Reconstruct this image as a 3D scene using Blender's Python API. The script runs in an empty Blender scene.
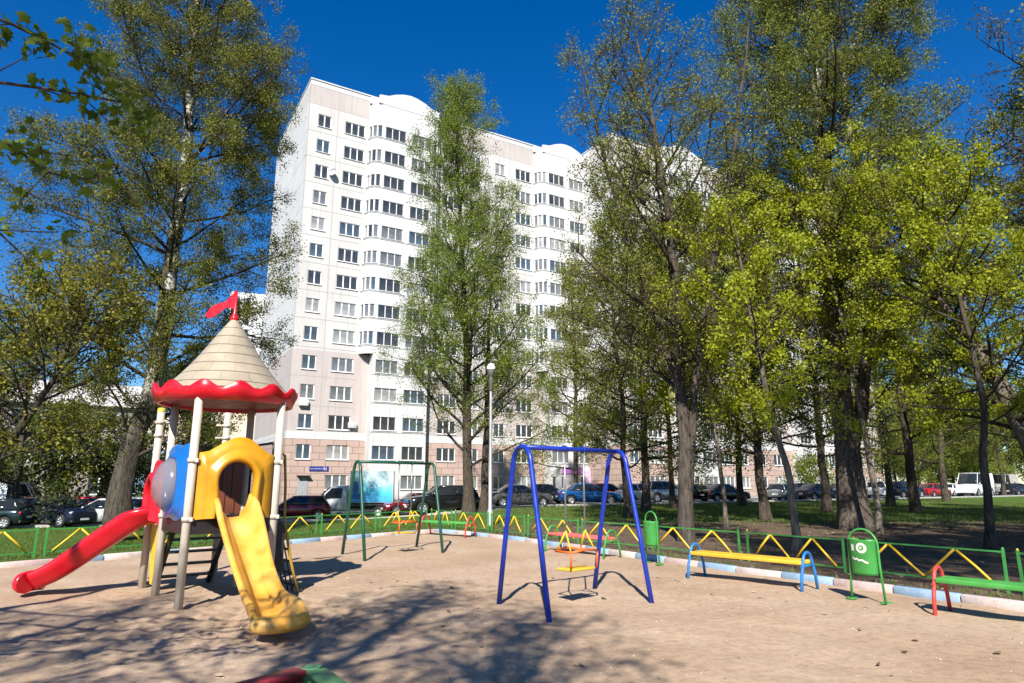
import bpy, math, random
import numpy as np
from mathutils import Vector, Matrix

scene = bpy.context.scene
COL = scene.collection
PI = math.pi

# ------------------------------------------------------------------ objects
def tag(o, label=None, cat=None, group=None, kind=None):
    if label: o['label'] = label
    if cat: o['category'] = cat
    if group: o['group'] = group
    if kind: o['kind'] = kind
    return o

def empty(name, loc=(0, 0, 0), rz=0.0):
    o = bpy.data.objects.new(name, None)
    COL.objects.link(o)
    o.location = loc
    o.rotation_euler = (0, 0, rz)
    o.empty_display_size = 0.2
    return o

def copy_tree(o, parent=None):
    c = o.copy()
    COL.objects.link(c)
    if parent is not None:
        c.parent = parent
    for ch in list(o.children):
        copy_tree(ch, c)
    return c

def link_mesh(name, me, mats, parent=None, smooth=False):
    for m in (mats if isinstance(mats, (list, tuple)) else [mats]):
        me.materials.append(m)
    o = bpy.data.objects.new(name, me)
    COL.objects.link(o)
    if parent is not None:
        o.parent = parent
    if smooth:
        me.polygons.foreach_set('use_smooth', np.ones(len(me.polygons), dtype=bool))
    return o

class MB:
    """collects shapes into one mesh"""
    def __init__(s):
        s.v = []; s.f = []; s.m = []; s.sm = []
    def add(s, vs, fs, mi=0, smooth=False):
        b = len(s.v)
        s.v.extend([tuple(v) for v in vs])
        for f in fs:
            s.f.append([i + b for i in f]); s.m.append(mi); s.sm.append(smooth)
        return s
    def box(s, c, d, mi=0, mat=None):
        x, y, z = d[0] / 2, d[1] / 2, d[2] / 2
        vs = [Vector((i * x, j * y, k * z)) for i in (-1, 1) for j in (-1, 1) for k in (-1, 1)]
        if mat is not None: vs = [mat @ v for v in vs]
        vs = [v + Vector(c) for v in vs]
        return s.add(vs, [(0, 1, 3, 2), (4, 6, 7, 5), (0, 4, 5, 1), (2, 3, 7, 6), (0, 2, 6, 4), (1, 5, 7, 3)], mi)
    def bbox(s, lo, hi, mi=0):
        return s.box([(a + b) / 2 for a, b in zip(lo, hi)], [abs(b - a) for a, b in zip(lo, hi)], mi)
    def rbox(s, c, d, r=0.02, mi=0, mat=None, n=2):
        """box with rounded vertical and horizontal edges (superellipsoid style loft)"""
        x, y, z = d[0] / 2, d[1] / 2, d[2] / 2
        r = min(r, x * .98, y * .98, z * .98)
        rings = []
        zs = []
        for i in range(n + 1):
            a = PI / 2 * i / n
            zs.append((-z + r - r * math.cos(a), r - r * math.sin(a)))
        zs = zs + [(-q, ins) for q, ins in reversed(zs)]
        vs = []; k = 4 * (n + 1)
        for q, ins in zs:
            for ci, (sx, sy) in enumerate(((1, 1), (-1, 1), (-1, -1), (1, -1))):
                for i in range(n + 1):
                    a = PI / 2 * (ci + i / n)
                    vs.append(Vector((sx * (x - r) + (r - ins) * math.cos(a), sy * (y - r) + (r - ins) * math.sin(a), q)))
        if mat is not None: vs = [mat @ v for v in vs]
        vs = [v + Vector(c) for v in vs]
        fs = []
        for j in range(len(zs) - 1):
            for i in range(k):
                fs.append((j * k + i, j * k + (i + 1) % k, (j + 1) * k + (i + 1) % k, (j + 1) * k + i))
        fs.append(list(range(k))[::-1]); fs.append([(len(zs) - 1) * k + i for i in range(k)])
        return s.add(vs, fs, mi, True)
    def tube(s, pts, r, k=8, mi=0, caps=True, smooth=True):
        pts = [Vector(p) for p in pts]; n = len(pts)
        rs = r if isinstance(r, (list, tuple)) else [r] * n
        vs = []; u = None
        for i in range(n):
            t = (pts[min(i + 1, n - 1)] - pts[max(i - 1, 0)])
            if t.length < 1e-9: t = Vector((0, 0, 1))
            t.normalize()
            if u is None:
                ref = Vector((0, 0, 1)) if abs(t.z) < .9 else Vector((1, 0, 0))
                u = t.cross(ref).normalized()
            else:
                u = (u - t * u.dot(t))
                u.normalize()
            w = t.cross(u)
            for j in range(k):
                a = 2 * PI * j / k
                vs.append(pts[i] + (u * math.cos(a) + w * math.sin(a)) * rs[i])
        fs = []
        for i in range(n - 1):
            for j in range(k):
                fs.append((i * k + j, i * k + (j + 1) % k, (i + 1) * k + (j + 1) % k, (i + 1) * k + j))
        s.add(vs, fs, mi, smooth)
        if caps:
            b = len(s.v) - len(vs)
            s.f.append([b + j for j in range(k)][::-1]); s.m.append(mi); s.sm.append(False)
            s.f.append([b + (n - 1) * k + j for j in range(k)]); s.m.append(mi); s.sm.append(False)
        return s
    def lathe(s, prof, k=24, c=(0, 0, 0), mi=0, smooth=True, fn=None, closed=False):
        """prof: [(r,z)...]"""
        vs = []
        for i, (r, z) in enumerate(prof):
            for j in range(k):
                a = 2 * PI * j / k
                rr, zz = (r, z) if fn is None else fn(i, a, r, z)
                vs.append((c[0] + rr * math.cos(a), c[1] + rr * math.sin(a), c[2] + zz))
        fs = []; n = len(prof)
        for i in range(n - 1 + (1 if closed else 0)):
            i2 = (i + 1) % n
            for j in range(k):
                fs.append((i * k + j, i * k + (j + 1) % k, i2 * k + (j + 1) % k, i2 * k + j))
        return s.add(vs, fs, mi, smooth)
    def loft(s, rings, mi=0, smooth=True, closed=True, caps=True):
        k = len(rings[0]); vs = [v for r in rings for v in r]; fs = []
        for i in range(len(rings) - 1):
            for j in range(k if closed else k - 1):
                fs.append((i * k + j, i * k + (j + 1) % k, (i + 1) * k + (j + 1) % k, (i + 1) * k + j))
        s.add(vs, fs, mi, smooth)
        if caps and closed:
            b = len(s.v) - len(vs)
            s.f.append([b + j for j in range(k)][::-1]); s.m.append(mi); s.sm.append(False)
            s.f.append([b + (len(rings) - 1) * k + j for j in range(k)]); s.m.append(mi); s.sm.append(False)
        return s
    def poly(s, pts, mi=0):
        return s.add(pts, [list(range(len(pts)))], mi)
    def prism(s, outline, h0, h1, fn, mi=0):
        """outline 2D -> fn(u,v,h) 3D"""
        n = len(outline)
        vs = [fn(u, v, h0) for u, v in outline] + [fn(u, v, h1) for u, v in outline]
        fs = [list(range(n))[::-1], [n + i for i in range(n)]] + [(i, (i + 1) % n, n + (i + 1) % n, n + i) for i in range(n)]
        return s.add(vs, fs, mi)
    def build(s, name, mats, parent=None):
        me = bpy.data.meshes.new(name)
        me.from_pydata(s.v, [], s.f)
        for m in (mats if isinstance(mats, (list, tuple)) else [mats]):
            me.materials.append(m)
        me.polygons.foreach_set('material_index', s.m)
        me.polygons.foreach_set('use_smooth', s.sm)
        me.update()
        o = bpy.data.objects.new(name, me)
        COL.objects.link(o)
        if parent is not None: o.parent = parent
        return o

def np_mesh(name, V, F, smooth=False):
    """V (n,3) float, F (m,k) int"""
    me = bpy.data.meshes.new(name)
    k = F.shape[1]
    me.vertices.add(len(V)); me.vertices.foreach_set('co', np.asarray(V, np.float32).ravel())
    me.loops.add(F.size); me.loops.foreach_set('vertex_index', F.astype(np.int32).ravel())
    me.polygons.add(len(F))
    me.polygons.foreach_set('loop_start', np.arange(0, F.size, k, dtype=np.int32))
    me.polygons.foreach_set('loop_total', np.full(len(F), k, np.int32))
    if smooth: me.polygons.foreach_set('use_smooth', np.ones(len(F), bool))
    me.update(calc_edges=True)
    return me

# ------------------------------------------------------------------ materials
def new_mat(name):
    m = bpy.data.materials.new(name); m.use_nodes = True
    nt = m.node_tree; nt.nodes.clear()
    return m, nt
def nd(nt, t, **kw):
    n = nt.nodes.new(t)
    for k, v in kw.items():
        if k.startswith('_'): setattr(n, k[1:], v)
        else: n.inputs[k.replace('__', ' ')].default_value = v
    return n
def c4(c): return (c[0], c[1], c[2], 1.0)

def ramp(nt, src, stops, interp='LINEAR'):
    r = nt.nodes.new('ShaderNodeValToRGB')
    r.color_ramp.interpolation = interp
    e = r.color_ramp.elements
    while len(e) < len(stops): e.new(0.5)
    for i, (p, c) in enumerate(stops):
        e[i].position = p; e[i].color = c4(c) if len(c) == 3 else c
    nt.links.new(src, r.inputs['Fac'])
    return r

def noise(nt, scale, detail=4, rough=.55, coord='Object', vec=None):
    n = nt.nodes.new('ShaderNodeTexNoise')
    n.inputs['Scale'].default_value = scale
    n.inputs['Detail'].default_value = detail
    n.inputs['Roughness'].default_value = rough
    if vec is None:
        tc = nt.nodes.new('ShaderNodeTexCoord'); vec = tc.outputs[coord]
    nt.links.new(vec, n.inputs['Vector'])
    return n

def mixc(nt, fac, a, b, mode='MIX'):
    m = nt.nodes.new('ShaderNodeMix'); m.data_type = 'RGBA'; m.blend_type = mode
    L = nt.links.new
    for inp, v in ((m.inputs[0], fac), (m.inputs[6], a), (m.inputs[7], b)):
        if isinstance(v, (int, float)): inp.default_value = v
        elif isinstance(v, (tuple, list)): inp.default_value = c4(v)
        else: L(v, inp)
    return m.outputs[2]

def principled(nt, color=None, rough=.5, metal=0., bump=None, bump_s=.3, dist=.02, spec=None):
    p = nt.nodes.new('ShaderNodeBsdfPrincipled'); o = nt.nodes.new('ShaderNodeOutputMaterial')
    nt.links.new(p.outputs[0], o.inputs['Surface'])
    if isinstance(color, (tuple, list)): p.inputs['Base Color'].default_value = c4(color)
    elif color is not None: nt.links.new(color, p.inputs['Base Color'])
    if isinstance(rough, (int, float)): p.inputs['Roughness'].default_value = rough
    else: nt.links.new(rough, p.inputs['Roughness'])
    p.inputs['Metallic'].default_value = metal
    if spec is not None: p.inputs['Specular IOR Level'].default_value = spec
    if bump is not None:
        b = nt.nodes.new('ShaderNodeBump'); b.inputs['Strength'].default_value = bump_s; b.inputs['Distance'].default_value = dist
        nt.links.new(bump, b.inputs['Height']); nt.links.new(b.outputs[0], p.inputs['Normal'])
    return p

def paint(name, col, rough=.4, var=.25, scale=6., chips=None, metal=0., chip_amt=.62, bump_s=.08):
    """painted or plastic surface with slight tone variation and worn chips"""
    m, nt = new_mat(name)
    n = noise(nt, scale, 5, .6)
    lo = tuple(c * (1 - var) for c in col); hi = tuple(min(1, c * (1 + var * .6)) for c in col)
    r = ramp(nt, n.outputs['Fac'], [(.3, lo), (.7, hi)])
    cc = r.outputs[0]
    if chips is not None:
        n2 = noise(nt, scale * 4.3, 6, .7)
        r2 = ramp(nt, n2.outputs['Fac'], [(chip_amt, (0, 0, 0)), (chip_amt + .06, (1, 1, 1))])
        cc = mixc(nt, r2.outputs[0], cc, chips)
    rr = ramp(nt, n.outputs['Fac'], [(.3, (rough * .8,) * 3), (.75, (min(1, rough * 1.3),) * 3)])
    n3 = noise(nt, scale * 9, 3)
    principled(nt, cc, rr.outputs[0], metal, n3.outputs['Fac'], bump_s, .01)
    return m

def flat(name, col, rough=.5, metal=0., spec=None):
    m, nt = new_mat(name); principled(nt, col, rough, metal, spec=spec); return m

def leaf_mat(name, cols, trans=.35, rough=.55):
    """per-leaf colour variation and light passing through thin leaves"""
    m, nt = new_mat(name)
    g = nt.nodes.new('ShaderNodeNewGeometry')
    stops = [(i / max(1, len(cols) - 1), c) for i, c in enumerate(cols)]
    r = ramp(nt, g.outputs['Random Per Island'], stops)
    p = nt.nodes.new('ShaderNodeBsdfPrincipled'); t = nt.nodes.new('ShaderNodeBsdfTranslucent'); mx = nt.nodes.new('ShaderNodeMixShader')
    o = nt.nodes.new('ShaderNodeOutputMaterial'); L = nt.links.new
    L(r.outputs[0], p.inputs['Base Color']); p.inputs['Roughness'].default_value = rough
    p.inputs['Specular IOR Level'].default_value = .3
    L(r.outputs[0], t.inputs['Color'])
    mx.inputs[0].default_value = trans
    L(p.outputs[0], mx.inputs[1]); L(t.outputs[0], mx.inputs[2]); L(mx.outputs[0], o.inputs['Surface'])
    return m

def bark_mat(name, dark, light, patch=None, patch_lo=.5, patch_z=None):
    m, nt = new_mat(name)
    tc = nt.nodes.new('ShaderNodeTexCoord')
    mp = nt.nodes.new('ShaderNodeMapping'); mp.inputs['Scale'].default_value = (1, 1, .22)
    nt.links.new(tc.outputs['Object'], mp.inputs['Vector'])
    n = noise(nt, 14, 6, .65, vec=mp.outputs[0])
    r = ramp(nt, n.outputs['Fac'], [(.35, dark), (.65, light)])
    cc = r.outputs[0]
    if patch is not None:
        mp2 = nt.nodes.new('ShaderNodeMapping'); mp2.inputs['Scale'].default_value = (1, 1, .6)
        nt.links.new(tc.outputs['Object'], mp2.inputs['Vector'])
        n2 = noise(nt, 1.6, 5, .6, vec=mp2.outputs[0])
        fac = ramp(nt, n2.outputs['Fac'], [(patch_lo, (0, 0, 0)), (patch_lo + .05, (1, 1, 1))]).outputs[0]
        if patch_z is not None:
            sp = nt.nodes.new('ShaderNodeSeparateXYZ'); nt.links.new(tc.outputs['Object'], sp.inputs[0])
            mr = nt.nodes.new('ShaderNodeMapRange'); mr.inputs['From Min'].default_value = patch_z[0]; mr.inputs['From Max'].default_value = patch_z[1]
            nt.links.new(sp.outputs['Z'], mr.inputs['Value'])
            mu = nt.nodes.new('ShaderNodeMath'); mu.operation = 'MULTIPLY'
            nt.links.new(fac, mu.inputs[0]); nt.links.new(mr.outputs[0], mu.inputs[1]); fac = mu.outputs[0]
        cc = mixc(nt, fac, cc, patch)
    principled(nt, cc, .9, 0, n.outputs['Fac'], .8, .05, spec=.2)
    return m

# ------------------------------------------------------------------ camera model (pixel -> world, used only to measure)
FPX = 655.0; CAMH = 1.65; PITCH = math.atan(141 / FPX)
CP, SP = math.cos(PITCH), math.sin(PITCH)
def ground(px, py, z=0.0):
    a = (px - 512) / FPX; b = (341.5 - py) / FPX
    t = (z - CAMH) / (SP + CP * b)
    return Vector((a * t, (CP - SP * b) * t, z))
def atD(px, py, D):
    a = (px - 512) / FPX; b = (341.5 - py) / FPX
    t = D / (CP - SP * b)
    return Vector((a * t, D, CAMH + (SP + CP * b) * t))
# =================================================================== SETTING
rng = random.Random(7)
# kerb line (world XY), measured on the ground
KERB = [(-13.6, 9.0), (-10.11, 13.45), (-8.38, 15.75), (-6.26, 18.6), (-3.14, 22.7), (-2.62, 23.22), (-2.1, 22.95),
        (0.48, 19.42), (2.42, 16.08), (4.22, 12.99), (5.92, 10.55), (6.9, 8.95), (9.6, 4.5), (12.5, -0.3)]

def smooth01(t): t = max(0., min(1., t)); return t * t * (3 - 2 * t)
def gz(x, y):
    """lawn height: level behind the kerb, falling gently to the lower road at the left"""
    yk = float(np.interp(x, [-13.6, -10.11, -6.26, -2.62, 2.42, 6.9, 12.5], [9, 13.45, 18.6, 23.2, 16, 9, -.3]))
    if x < -13.6: yk = 9 + (x + 13.6) * .8
    m = smooth01((3 - x) / 14)
    return .06 - .78 * m * smooth01((y - yk - 1.5) / 16)

def sand_height(x, y):
    h = .014 * math.sin(x * 2.1 + 1.3 * math.sin(y * 1.7)) * math.sin(y * 2.6 + x) + .008 * math.sin(5.3 * x + 2.1 * math.sin(3.1 * y)) * math.cos(4.7 * y)
    # loose dug-over sand round the play tower
    d = math.hypot(x + 3.6, y - 8.3)
    w = max(0., 1 - d / 3.4)
    h += w * (.03 * math.sin(9.1 * x + 2 * math.sin(5 * y)) * math.sin(8.3 * y + 1.7 * math.sin(6 * x)) + .02 * math.sin(17 * x + y * 5) * math.sin(15 * y - 3 * x))
    # footprints and scuffed hollows
    cx, cy = int(math.floor(x / .8)), int(math.floor(y / .8))
    for ix in (cx - 1, cx, cx + 1):
        for iy in (cy - 1, cy, cy + 1):
            r = random.Random(ix * 928371 + iy * 12377)
            if r.random() > .45 + .5 * w: continue
            px_, py_, a = (ix + r.random()) * .8, (iy + r.random()) * .8, r.uniform(0, PI)
            u_ = (x - px_) * math.cos(a) + (y - py_) * math.sin(a); v_ = -(x - px_) * math.sin(a) + (y - py_) * math.cos(a)
            q = (u_ / .15) ** 2 + (v_ / .075) ** 2
            if q < 5: h += (.008 + .022 * w) * (-math.exp(-q) + .55 * math.exp(-(q - 1.9) ** 2))
    # hollow worn under the blue swing seat and at the foot of the yellow slide
    h -= .05 * math.exp(-((x - .9) ** 2 + (y - 9.75) ** 2) / .18) + .045 * math.exp(-((x + 2.35) ** 2 + (y - 7.35) ** 2) / .12)
    return h

ROAD_KEYS = [(-80, 14), (-45, 28), (-27, 35.8), (-15, 41.6), (-4.6, 44.0), (4, 46.4), (52, 74.5), (140, 128)]
ROAD_NEAR = []
for _i in range(len(ROAD_KEYS) - 1):
    for _k in range(8):
        ROAD_NEAR.append(tuple(Vector(ROAD_KEYS[_i]).lerp(Vector(ROAD_KEYS[_i + 1]), _k / 8)))
ROAD_NEAR.append(ROAD_KEYS[-1])

def build_ground():
    # ---- base sheet to the horizon
    m, nt = new_mat('earth_mat')
    n = noise(nt, .15, 5); r = ramp(nt, n.outputs['Fac'], [(.35, (.05, .045, .025)), (.6, (.045, .06, .02))])
    principled(nt, r.outputs[0], .95, spec=.1)
    b = MB(); b.poly([(-700, -300, -.95), (700, -300, -.95), (700, 900, -.95), (-700, 900, -.95)])
    tag(b.build('ground', m), kind='structure')
    # ---- sand sheet, fine near the camera
    m, nt = new_mat('sand_mat')
    n1 = noise(nt, .55, 6, .6); n2 = noise(nt, 9, 6, .7); n3 = noise(nt, 70, 4, .7)
    c1 = ramp(nt, n1.outputs['Fac'], [(.3, (.36, .25, .165)), (.52, (.42, .305, .21)), (.72, (.47, .355, .255))])
    c2 = ramp(nt, n2.outputs['Fac'], [(.33, (.7, .68, .66)), (.55, (1, 1, 1)), (.8, (1.1, 1.08, 1.05))])
    c = mixc(nt, .8, c1.outputs[0], c2.outputs[0], 'MULTIPLY')
    c3 = ramp(nt, n3.outputs['Fac'], [(.34, (.55, .5, .46)), (.46, (1, 1, 1))])
    c = mixc(nt, .5, c, c3.outputs[0], 'MULTIPLY')
    add = nt.nodes.new('ShaderNodeMath'); add.operation = 'MULTIPLY_ADD'
    nt.links.new(n3.outputs['Fac'], add.inputs[0]); add.inputs[1].default_value = .35; nt.links.new(n2.outputs['Fac'], add.inputs[2])
    principled(nt, c, .95, 0, add.outputs[0], .55, .03, spec=.12)
    xs = np.concatenate([np.arange(-16, -9, .5), np.arange(-9, 3.5, .065), np.arange(3.5, 14, .3)])
    ys = np.concatenate([np.arange(-16, 3.5, .8), np.arange(3.5, 12, .065), np.arange(12, 24.5, .3)])
    from mathutils.geometry import intersect_point_tri_2d
    # inside test: between the two kerb runs
    lx = [(p[0], p[1]) for p in KERB]
    poly = lx + [(12.5, -16), (-13.6, -16)]
    def inside(x, y):
        c = False; j = len(poly) - 1
        for i in range(len(poly)):
            xi, yi = poly[i]; xj, yj = poly[j]
            if (yi > y) != (yj > y) and x < (xj - xi) * (y - yi) / (yj - yi) + xi: c = not c
            j = i
        return c
    V = []; idx = {}; F = []
    ins = {}
    for i, x in enumerate(xs):
        for j, y in enumerate(ys):
            ins[i, j] = inside(x, y)
    def vid(i, j):
        if (i, j) not in idx:
            idx[i, j] = len(V); V.append((xs[i], ys[j], sand_height(xs[i], ys[j])))
        return idx[i, j]
    for i in range(len(xs) - 1):
        for j in range(len(ys) - 1):
            if ins[i, j] or ins[i + 1, j] or ins[i, j + 1] or ins[i + 1, j + 1]:
                F.append([vid(i, j), vid(i + 1, j), vid(i + 1, j + 1), vid(i, j + 1)])
    me = np_mesh('sand', np.array(V), np.array(F), True)
    tag(link_mesh('sand', me, m), kind='structure')
    # flat sand behind the viewpoint
    # ---- lawn sheet outside the kerb (raised behind the kerb stones)
    m, nt = new_mat('lawn_mat')
    tc = nt.nodes.new('ShaderNodeTexCoord'); sp = nt.nodes.new('ShaderNodeSeparateXYZ'); nt.links.new(tc.outputs['Object'], sp.inputs[0])
    # how bare the earth is: bare in the trampled grove right of the playground, grassy to the left and further back
    def mrange(src, a, b_, lo, hi):
        q = nt.nodes.new('ShaderNodeMapRange'); q.interpolation_type = 'SMOOTHSTEP'
        q.inputs['From Min'].default_value = a; q.inputs['From Max'].default_value = b_
        q.inputs['To Min'].default_value = lo; q.inputs['To Max'].default_value = hi
        nt.links.new(src, q.inputs['Value']); return q.outputs[0]
    fx = mrange(sp.outputs['X'], -4, 3, 0, 1); fy = mrange(sp.outputs['Y'], 22, 33, 1, .05)
    mu = nt.nodes.new('ShaderNodeMath'); mu.operation = 'MULTIPLY'; nt.links.new(fx, mu.inputs[0]); nt.links.new(fy, mu.inputs[1])
    nn = noise(nt, .5, 5, .65)
    ad = nt.nodes.new('ShaderNodeMath'); ad.operation = 'MULTIPLY_ADD'; nt.links.new(nn.outputs['Fac'], ad.inputs[0]); ad.inputs[1].default_value = 1.0; nt.links.new(mu.outputs[0], ad.inputs[2])
    bare = ramp(nt, ad.outputs[0], [(.8, (0, 0, 0)), (1., (1, 1, 1))])
    g1 = noise(nt, 3.5, 6, .7); gr = ramp(nt, g1.outputs['Fac'], [(.3, (.04, .075, .014)), (.55, (.075, .125, .02)), (.75, (.11, .15, .035))])
    d1 = noise(nt, 2.2, 7, .7); dr = ramp(nt, d1.outputs['Fac'], [(.3, (.07, .048, .033)), (.55, (.14, .1, .07)), (.75, (.2, .15, .11))])
    cc = mixc(nt, bare.outputs[0], gr.outputs[0], dr.outputs[0])
    hb = noise(nt, 26, 5, .7)
    principled(nt, cc, .95, 0, hb.outputs['Fac'], .8, .05, spec=.1)
    P = [Vector(KERB[0]) + Vector((-1.0, -1.3)) * 30] + [Vector(p) for p in KERB] + [Vector(KERB[-1]) + Vector((.6, -1.0)) * 30]
    fine = []
    for i in range(len(P) - 1):
        n_ = max(1, int((P[i + 1] - P[i]).length / .6)); n_ = min(n_, 30)
        for k in range(n_): fine.append(P[i].lerp(P[i + 1], k / n_))
    fine.append(P[-1])
    dist = [.03, .5, 1, 1.6, 2.4, 3.4, 4.6, 6, 7.5, 9, 11, 13, 15, 17.5, 20, 24, 29, 36, 45, 60, 90, 140]
    V = []
    for i, p in enumerate(fine):
        a = fine[max(0, i - 3)]; c_ = fine[min(len(fine) - 1, i + 3)]; t = (c_ - a).normalized(); nn_ = Vector((-t.y, t.x))
        for d_ in dist:
            q = p + nn_ * d_; V.append((q.x, q.y, gz(q.x, q.y) + (.012 * math.sin(q.x * 2.3 + math.sin(q.y * 1.9)) * math.sin(q.y * 2.1) if d_ > .3 else 0)))
    nd_ = len(dist); F = [(i * nd_ + j, (i + 1) * nd_ + j, (i + 1) * nd_ + j + 1, i * nd_ + j + 1) for i in range(len(fine) - 1) for j in range(nd_ - 1)]
    me = np_mesh('lawn', np.array(V), np.array(F), True)
    if me.polygons[5].normal.z < 0: me.flip_normals()
    tag(link_mesh('lawn', me, m), kind='structure')
    # ---- kerb stones, painted in turn
    km = [paint('kerb_white_mat', (.52, .44, .41), .85, .2, 5, (.4, .31, .25), chip_amt=.56), paint('kerb_blue_mat', (.22, .34, .47), .85, .2, 5, (.42, .36, .31), chip_amt=.56),
          paint('kerb_rose_mat', (.47, .36, .33), .85, .2, 5, (.38, .29, .23), chip_amt=.55)]
    b = MB(); k = 0
    # walk the line in .95 m stones
    segs = []; L = [0]
    P = [Vector((p[0], p[1])) for p in KERB]
    for i in range(len(P) - 1): L.append(L[-1] + (P[i + 1] - P[i]).length)
    def along(s):
        for i in range(len(P) - 1):
            if s <= L[i + 1] or i == len(P) - 2:
                return P[i].lerp(P[i + 1], (s - L[i]) / (L[i + 1] - L[i]))
    s = 0.
    while s < L[-1] - .9:
        a = along(s + .008); c_ = along(s + .94); mid = (a + c_) / 2; t = (c_ - a); ln = t.length; an = math.atan2(t.y, t.x)
        M = Matrix.Rotation(an + rng.uniform(-.01, .01), 3, 'Z')
        b.rbox((mid.x, mid.y, .005 + rng.uniform(-.008, .008)), (ln, .13, .2), .018, (0, 1, 2, 1)[k % 4], M, 1)
        s += .95; k += 1
    tag(b.build('kerb', km), kind='structure')
    # ---- road with the parked cars, pavement before the flats
    m, nt = new_mat('asphalt_mat')
    n = noise(nt, 1.3, 6); r = ramp(nt, n.outputs['Fac'], [(.3, (.075, .072, .07)), (.7, (.14, .135, .13))])
    n2 = noise(nt, 60, 3); principled(nt, r.outputs[0], .9, 0, n2.outputs['Fac'], .3, .01, spec=.2)
    near = ROAD_NEAR
    far = []
    for i, (x, y) in enumerate(near):
        a = Vector(near[max(0, i - 1)]); c_ = Vector(near[min(len(near) - 1, i + 1)]); t = (c_ - a).normalized()
        far.append((x - t.y * 9.5, y + t.x * 9.5))
    def rz_(p): return gz(*p)
    b = MB()
    for i in range(len(near) - 1):
        b.poly([(q[0], q[1], rz_(near[j]) + .03) for q, j in ((near[i], i), (near[i + 1], i + 1), (far[i + 1], i + 1), (far[i], i))])
    tag(b.build('road', m), kind='structure')
    cm = paint('concrete_mat', (.38, .36, .34), .9, .25, 2)
    b = MB()
    for i in range(len(near) - 1):
        for (p, q, sgn) in ((near[i], near[i + 1], -1), (far[i], far[i + 1], 1)):
            a, c_ = Vector(p), Vector(q); t = (c_ - a).normalized(); nrm = Vector((-t.y, t.x)) * .15 * sgn
            ps = [a, c_, c_ + nrm, a + nrm]
            if sgn < 0: ps = ps[::-1]
            hh = (rz_(near[i]), rz_(near[i + 1])); hz = [hh[0], hh[1], hh[1], hh[0]] if sgn > 0 else [hh[0], hh[1], hh[1], hh[0]][::-1]
            vs = [(v.x, v.y, z_ - .1) for v, z_ in zip(ps, hz)] + [(v.x, v.y, z_ + .14) for v, z_ in zip(ps, hz)]
            b.add(vs, [(4, 5, 6, 7), (0, 1, 5, 4), (1, 2, 6, 5), (2, 3, 7, 6), (3, 0, 4, 7)])
    tag(b.build('road_kerb', cm), kind='structure')
    b = MB()
    for i in range(len(near) - 1):
        a, c_ = Vector(far[i]), Vector(far[i + 1]); t = (c_ - a).normalized(); nn_ = Vector((-t.y, t.x))
        ps = [a + nn_ * .15, c_ + nn_ * .15, c_ + nn_ * 2.6, a + nn_ * 2.6]
        b.poly([(v.x, v.y, z_ + .12) for v, z_ in zip(ps, (rz_(near[i]), rz_(near[i + 1]), rz_(near[i + 1]), rz_(near[i])))])
    tag(b.build('pavement', paint('pavement_mat', (.3, .285, .27), .9, .3, 1.5)), kind='structure')
    # ---- grass blades
    gm = leaf_mat('grass_blade_mat', [(.05, .1, .014), (.085, .145, .022), (.12, .17, .03), (.15, .15, .06)], .3, .6)
    rs = np.random.RandomState(3)
    def blades(n, xr, yr, test, hgt, wid):
        x = rs.uniform(*xr, n); y = rs.uniform(*yr, n) if yr[0] > 0 else rs.uniform(*yr, n)
        keep = test(x, y); x, y = x[keep], y[keep]; n = len(x)
        h = hgt * rs.uniform(.5, 1.4, n); a = rs.uniform(0, 2 * PI, n); w = wid * rs.uniform(.6, 1.3, n)
        lean = rs.uniform(0, .6, n) * h; la = rs.uniform(0, 2 * PI, n)
        V = np.zeros((n, 3, 3))
        g0 = np.array([gz(p, q) for p, q in zip(x, y)]) - .008
        V[:, 0] = np.stack([x - np.cos(a) * w, y - np.sin(a) * w, g0], 1)
        V[:, 1] = np.stack([x + np.cos(a) * w, y + np.sin(a) * w, g0], 1)
        V[:, 2] = np.stack([x + np.cos(la) * lean, y + np.sin(la) * lean, g0 + h], 1)
        return np_mesh('grass', V.reshape(-1, 3), np.arange(3 * n).reshape(-1, 3))
    kx = np.array([p[0] for p in KERB]); ky = np.array([p[1] for p in KERB])
    def outside_left(x, y):
        yk = np.interp(x, kx[:6], ky[:6]); yr_ = np.interp(x, [p[0] for p in near], [p[1] for p in near])
        dens = .45 + .55 * np.sin(x * .9 + np.sin(y * .7) * 2) * np.sin(y * .8)
        return (y > yk + .15) & (y < yr_ - .2) & (rs.rand(len(x)) < .4 + .6 * np.abs(dens))
    tag(link_mesh('grass', blades(120000, (-26, -2.6), (10, 44), outside_left, .075, .012), gm), kind='stuff')
    def outside_right(x, y):
        yk = np.interp(x, kx[6:], ky[6:]); yr_ = np.interp(x, [p[0] for p in near], [p[1] for p in near])
        d = y - yk
        bare = np.clip((x + 4) / 7, 0, 1) * (.05 + .95 * np.clip((33 - y) / 11, 0, 1))
        pat = .5 + .5 * np.sin(x * .8 + 1.7 * np.sin(y * .5)) * np.sin(y * .7 + np.sin(x * .4))
        dens = np.clip(1.05 - bare * 1.25 + .3 * (pat - .5), .02, 1); dens = np.where(d < .9, np.maximum(dens, .8 * pat + .1), dens)
        edge = .75 * (d < 1.0 + .5 * np.sin(x * 2.1)) * (.6 + .4 * np.sin(x * 3.3 + y))
        return (d > .12) & (y < yr_ - .2) & (rs.rand(len(x)) < np.maximum(dens, edge))
    tag(link_mesh('grass', blades(260000, (-2.4, 40), (6, 62), outside_right, .085, .016), gm), kind='stuff')
    # ---- dry leaves and twigs on the trodden earth and a few on the sand
    n = 5200; x = rs.uniform(-2, 20, n); y = rs.uniform(7, 34, n); yk = np.interp(x, kx[6:], ky[6:])
    keep = (y > yk + .15) & (np.sin(x * 1.3 + np.sin(y)) + np.sin(y * 1.1 + x * .4) > -.4); x, y = x[keep], y[keep]
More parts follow.
